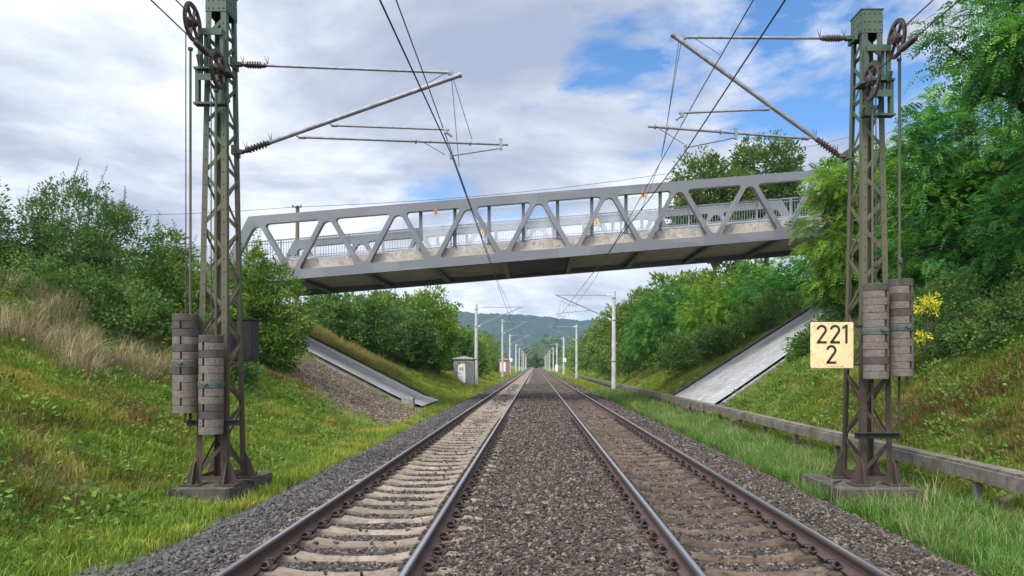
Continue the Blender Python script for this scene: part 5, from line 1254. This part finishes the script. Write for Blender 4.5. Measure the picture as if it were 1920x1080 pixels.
gx, gy = [], []
for (n, x0, x1, y0, y1) in ((9500, -10, -4.3, 4, 15), (9500, -14, -4.3, 13, 26), (6500, -18, -4.3, 24, 60), (5000, -12, -4.3, 46, 110), (3500, -12, -4.4, 100, 260), (9000, 7.3, 14, 8, 26), (6500, 7.2, 18, 22, 58), (4500, 4.6, 12, 50, 120), (3000, 4.6, 12, 110, 260)):
    a, b = area_points(n, x0, x1, y0, y1); gx.append(a); gy.append(b)
gx, gy = np.concatenate(gx), np.concatenate(gy)
scat('grass', 'green and yellowish grass covering both banks', 'grass', gx, gy, .7, 1.5, [tuft_mesh(26, .06, .17, .13, .6, .0045, M['grass'], 200 + i) for i in range(6)])
a1, b1 = area_points(9000, 4.6, 7.3, 5, 30); a2, b2 = area_points(3500, 4.6, 7.3, 28, 60)
scat('long_grass', 'lush long grass between the right ballast and the trough', 'grass', np.concatenate([a1, a2]), np.concatenate([b1, b2]), .7, 1.4, [tuft_mesh(26, .12, .30, .11, .55, .004, M['grass_bright'], 220 + i) for i in range(12)] + [tuft_mesh(5, .30, .52, .10, .35, .0030, M['straw'], 320)])
a1, b1 = area_points(820, -14.5, -9.2, 15.5, 21.5); k = (fbm(a1 * .6, b1 * .6, 91) > .50)
scat('dry_grass', 'tall straw coloured dry grass on the left bank', 'dry grass', a1[k], b1[k], .7, 1.3, [tuft_mesh(30, .22, .70, .20, .8, .0055, M['straw'], 240 + i) for i in range(5)])
a2, b2 = area_points(1500, -16, -9.0, 45.0, 51)
scat('ochre_grass', 'ochre and yellow green grass on the bank beyond the left paved slope', 'grass', a2, b2, .6, 1.1, [tuft_mesh(34, .15, .42, .16, .6, .0045, M['ochre'], 300 + i) for i in range(4)])
a1, b1 = area_points(3600, -15, -5.4, 5, 27); a2, b2 = area_points(3400, 7.3, 15, 8, 40); a3, b3 = area_points(1100, 4.9, 7.2, 6, 30)
scat('weeds', 'low broad leaved weeds among the grass of both banks', 'weeds', np.concatenate([a1, a2, a3]), np.concatenate([b1, b2, b3]), .6, 1.5, [weed_mesh(30, .055, .10, M['weed'], 260 + i) for i in range(5)])
a1, b1 = area_points(260, -13.5, -5.6, 6, 26); a2, b2 = area_points(260, 7.4, 15, 9, 30); k = fbm(a1 * .7, b1 * .7, 131) > .45
scat('tall_weeds', 'clumps of taller leafy weeds standing out of the grass', 'weeds', np.concatenate([a1[k], a2]), np.concatenate([b1[k], b2]), .7, 1.5, [weed_mesh(70, .075, .34, M['weed'], 340 + i) for i in range(4)])
PATCH = [(10.8, 16.4, .8, .6, 330), (9.4, 14.6, .4, .5, 110), (9.2, 17.5, .4, .5, 90), (8.6, 13.4, .35, .5, 90), (-8.7, 12.8, .35, .5, 110), (-7.3, 10.4, .45, .5, 130), (-7.0, 8.6, .3, .4, 60), (-8.4, 15.2, .4, .5, 90), (-9.0, 27.5, .8, .9, 130)]
a1, b1 = area_points(4200, 8.0, 15, 11, 27); k = fbm(a1 * .4, b1 * .4, 95) > .54; a2, b2 = area_points(1500, -11, -6.2, 6, 20); k2 = fbm(a2 * .5, b2 * .5, 97) > .60
scat('dead_bracken', 'brown dead bracken lying on the banks', 'dead bracken', np.concatenate([a1[k], a2[k2]] + [rng.normal(cx_, sx_, n_) for cx_, cy_, sx_, sy_, n_ in PATCH]), np.concatenate([b1[k], b2[k2]] + [rng.normal(cy_, sy_, n_) for cx_, cy_, sx_, sy_, n_ in PATCH]), .7, 1.4, [tuft_mesh(24, .05, .16, .20, 1.3, .006, M['bracken'], 280 + i) for i in range(5)])

# ------------------------------------------------------------------ air
def haze():
    m = MB(); m.box((0, 1500, 110), (5200, 3400, 228)); t = bpy.data.materials.new('haze_air'); t.use_nodes = True; n = t.node_tree; n.nodes.clear()
    o = n.nodes.new('ShaderNodeOutputMaterial'); v = n.nodes.new('ShaderNodeVolumePrincipled'); v.inputs['Color'].default_value = (0.56, 0.76, 0.98, 1); v.inputs['Density'].default_value = .00012; v.inputs['Anisotropy'].default_value = .2
    n.links.new(v.outputs[0], o.inputs['Volume']); tag(m.build('haze', t), 'thin pale blue air over the distance', 'haze', kind='stuff')
haze()
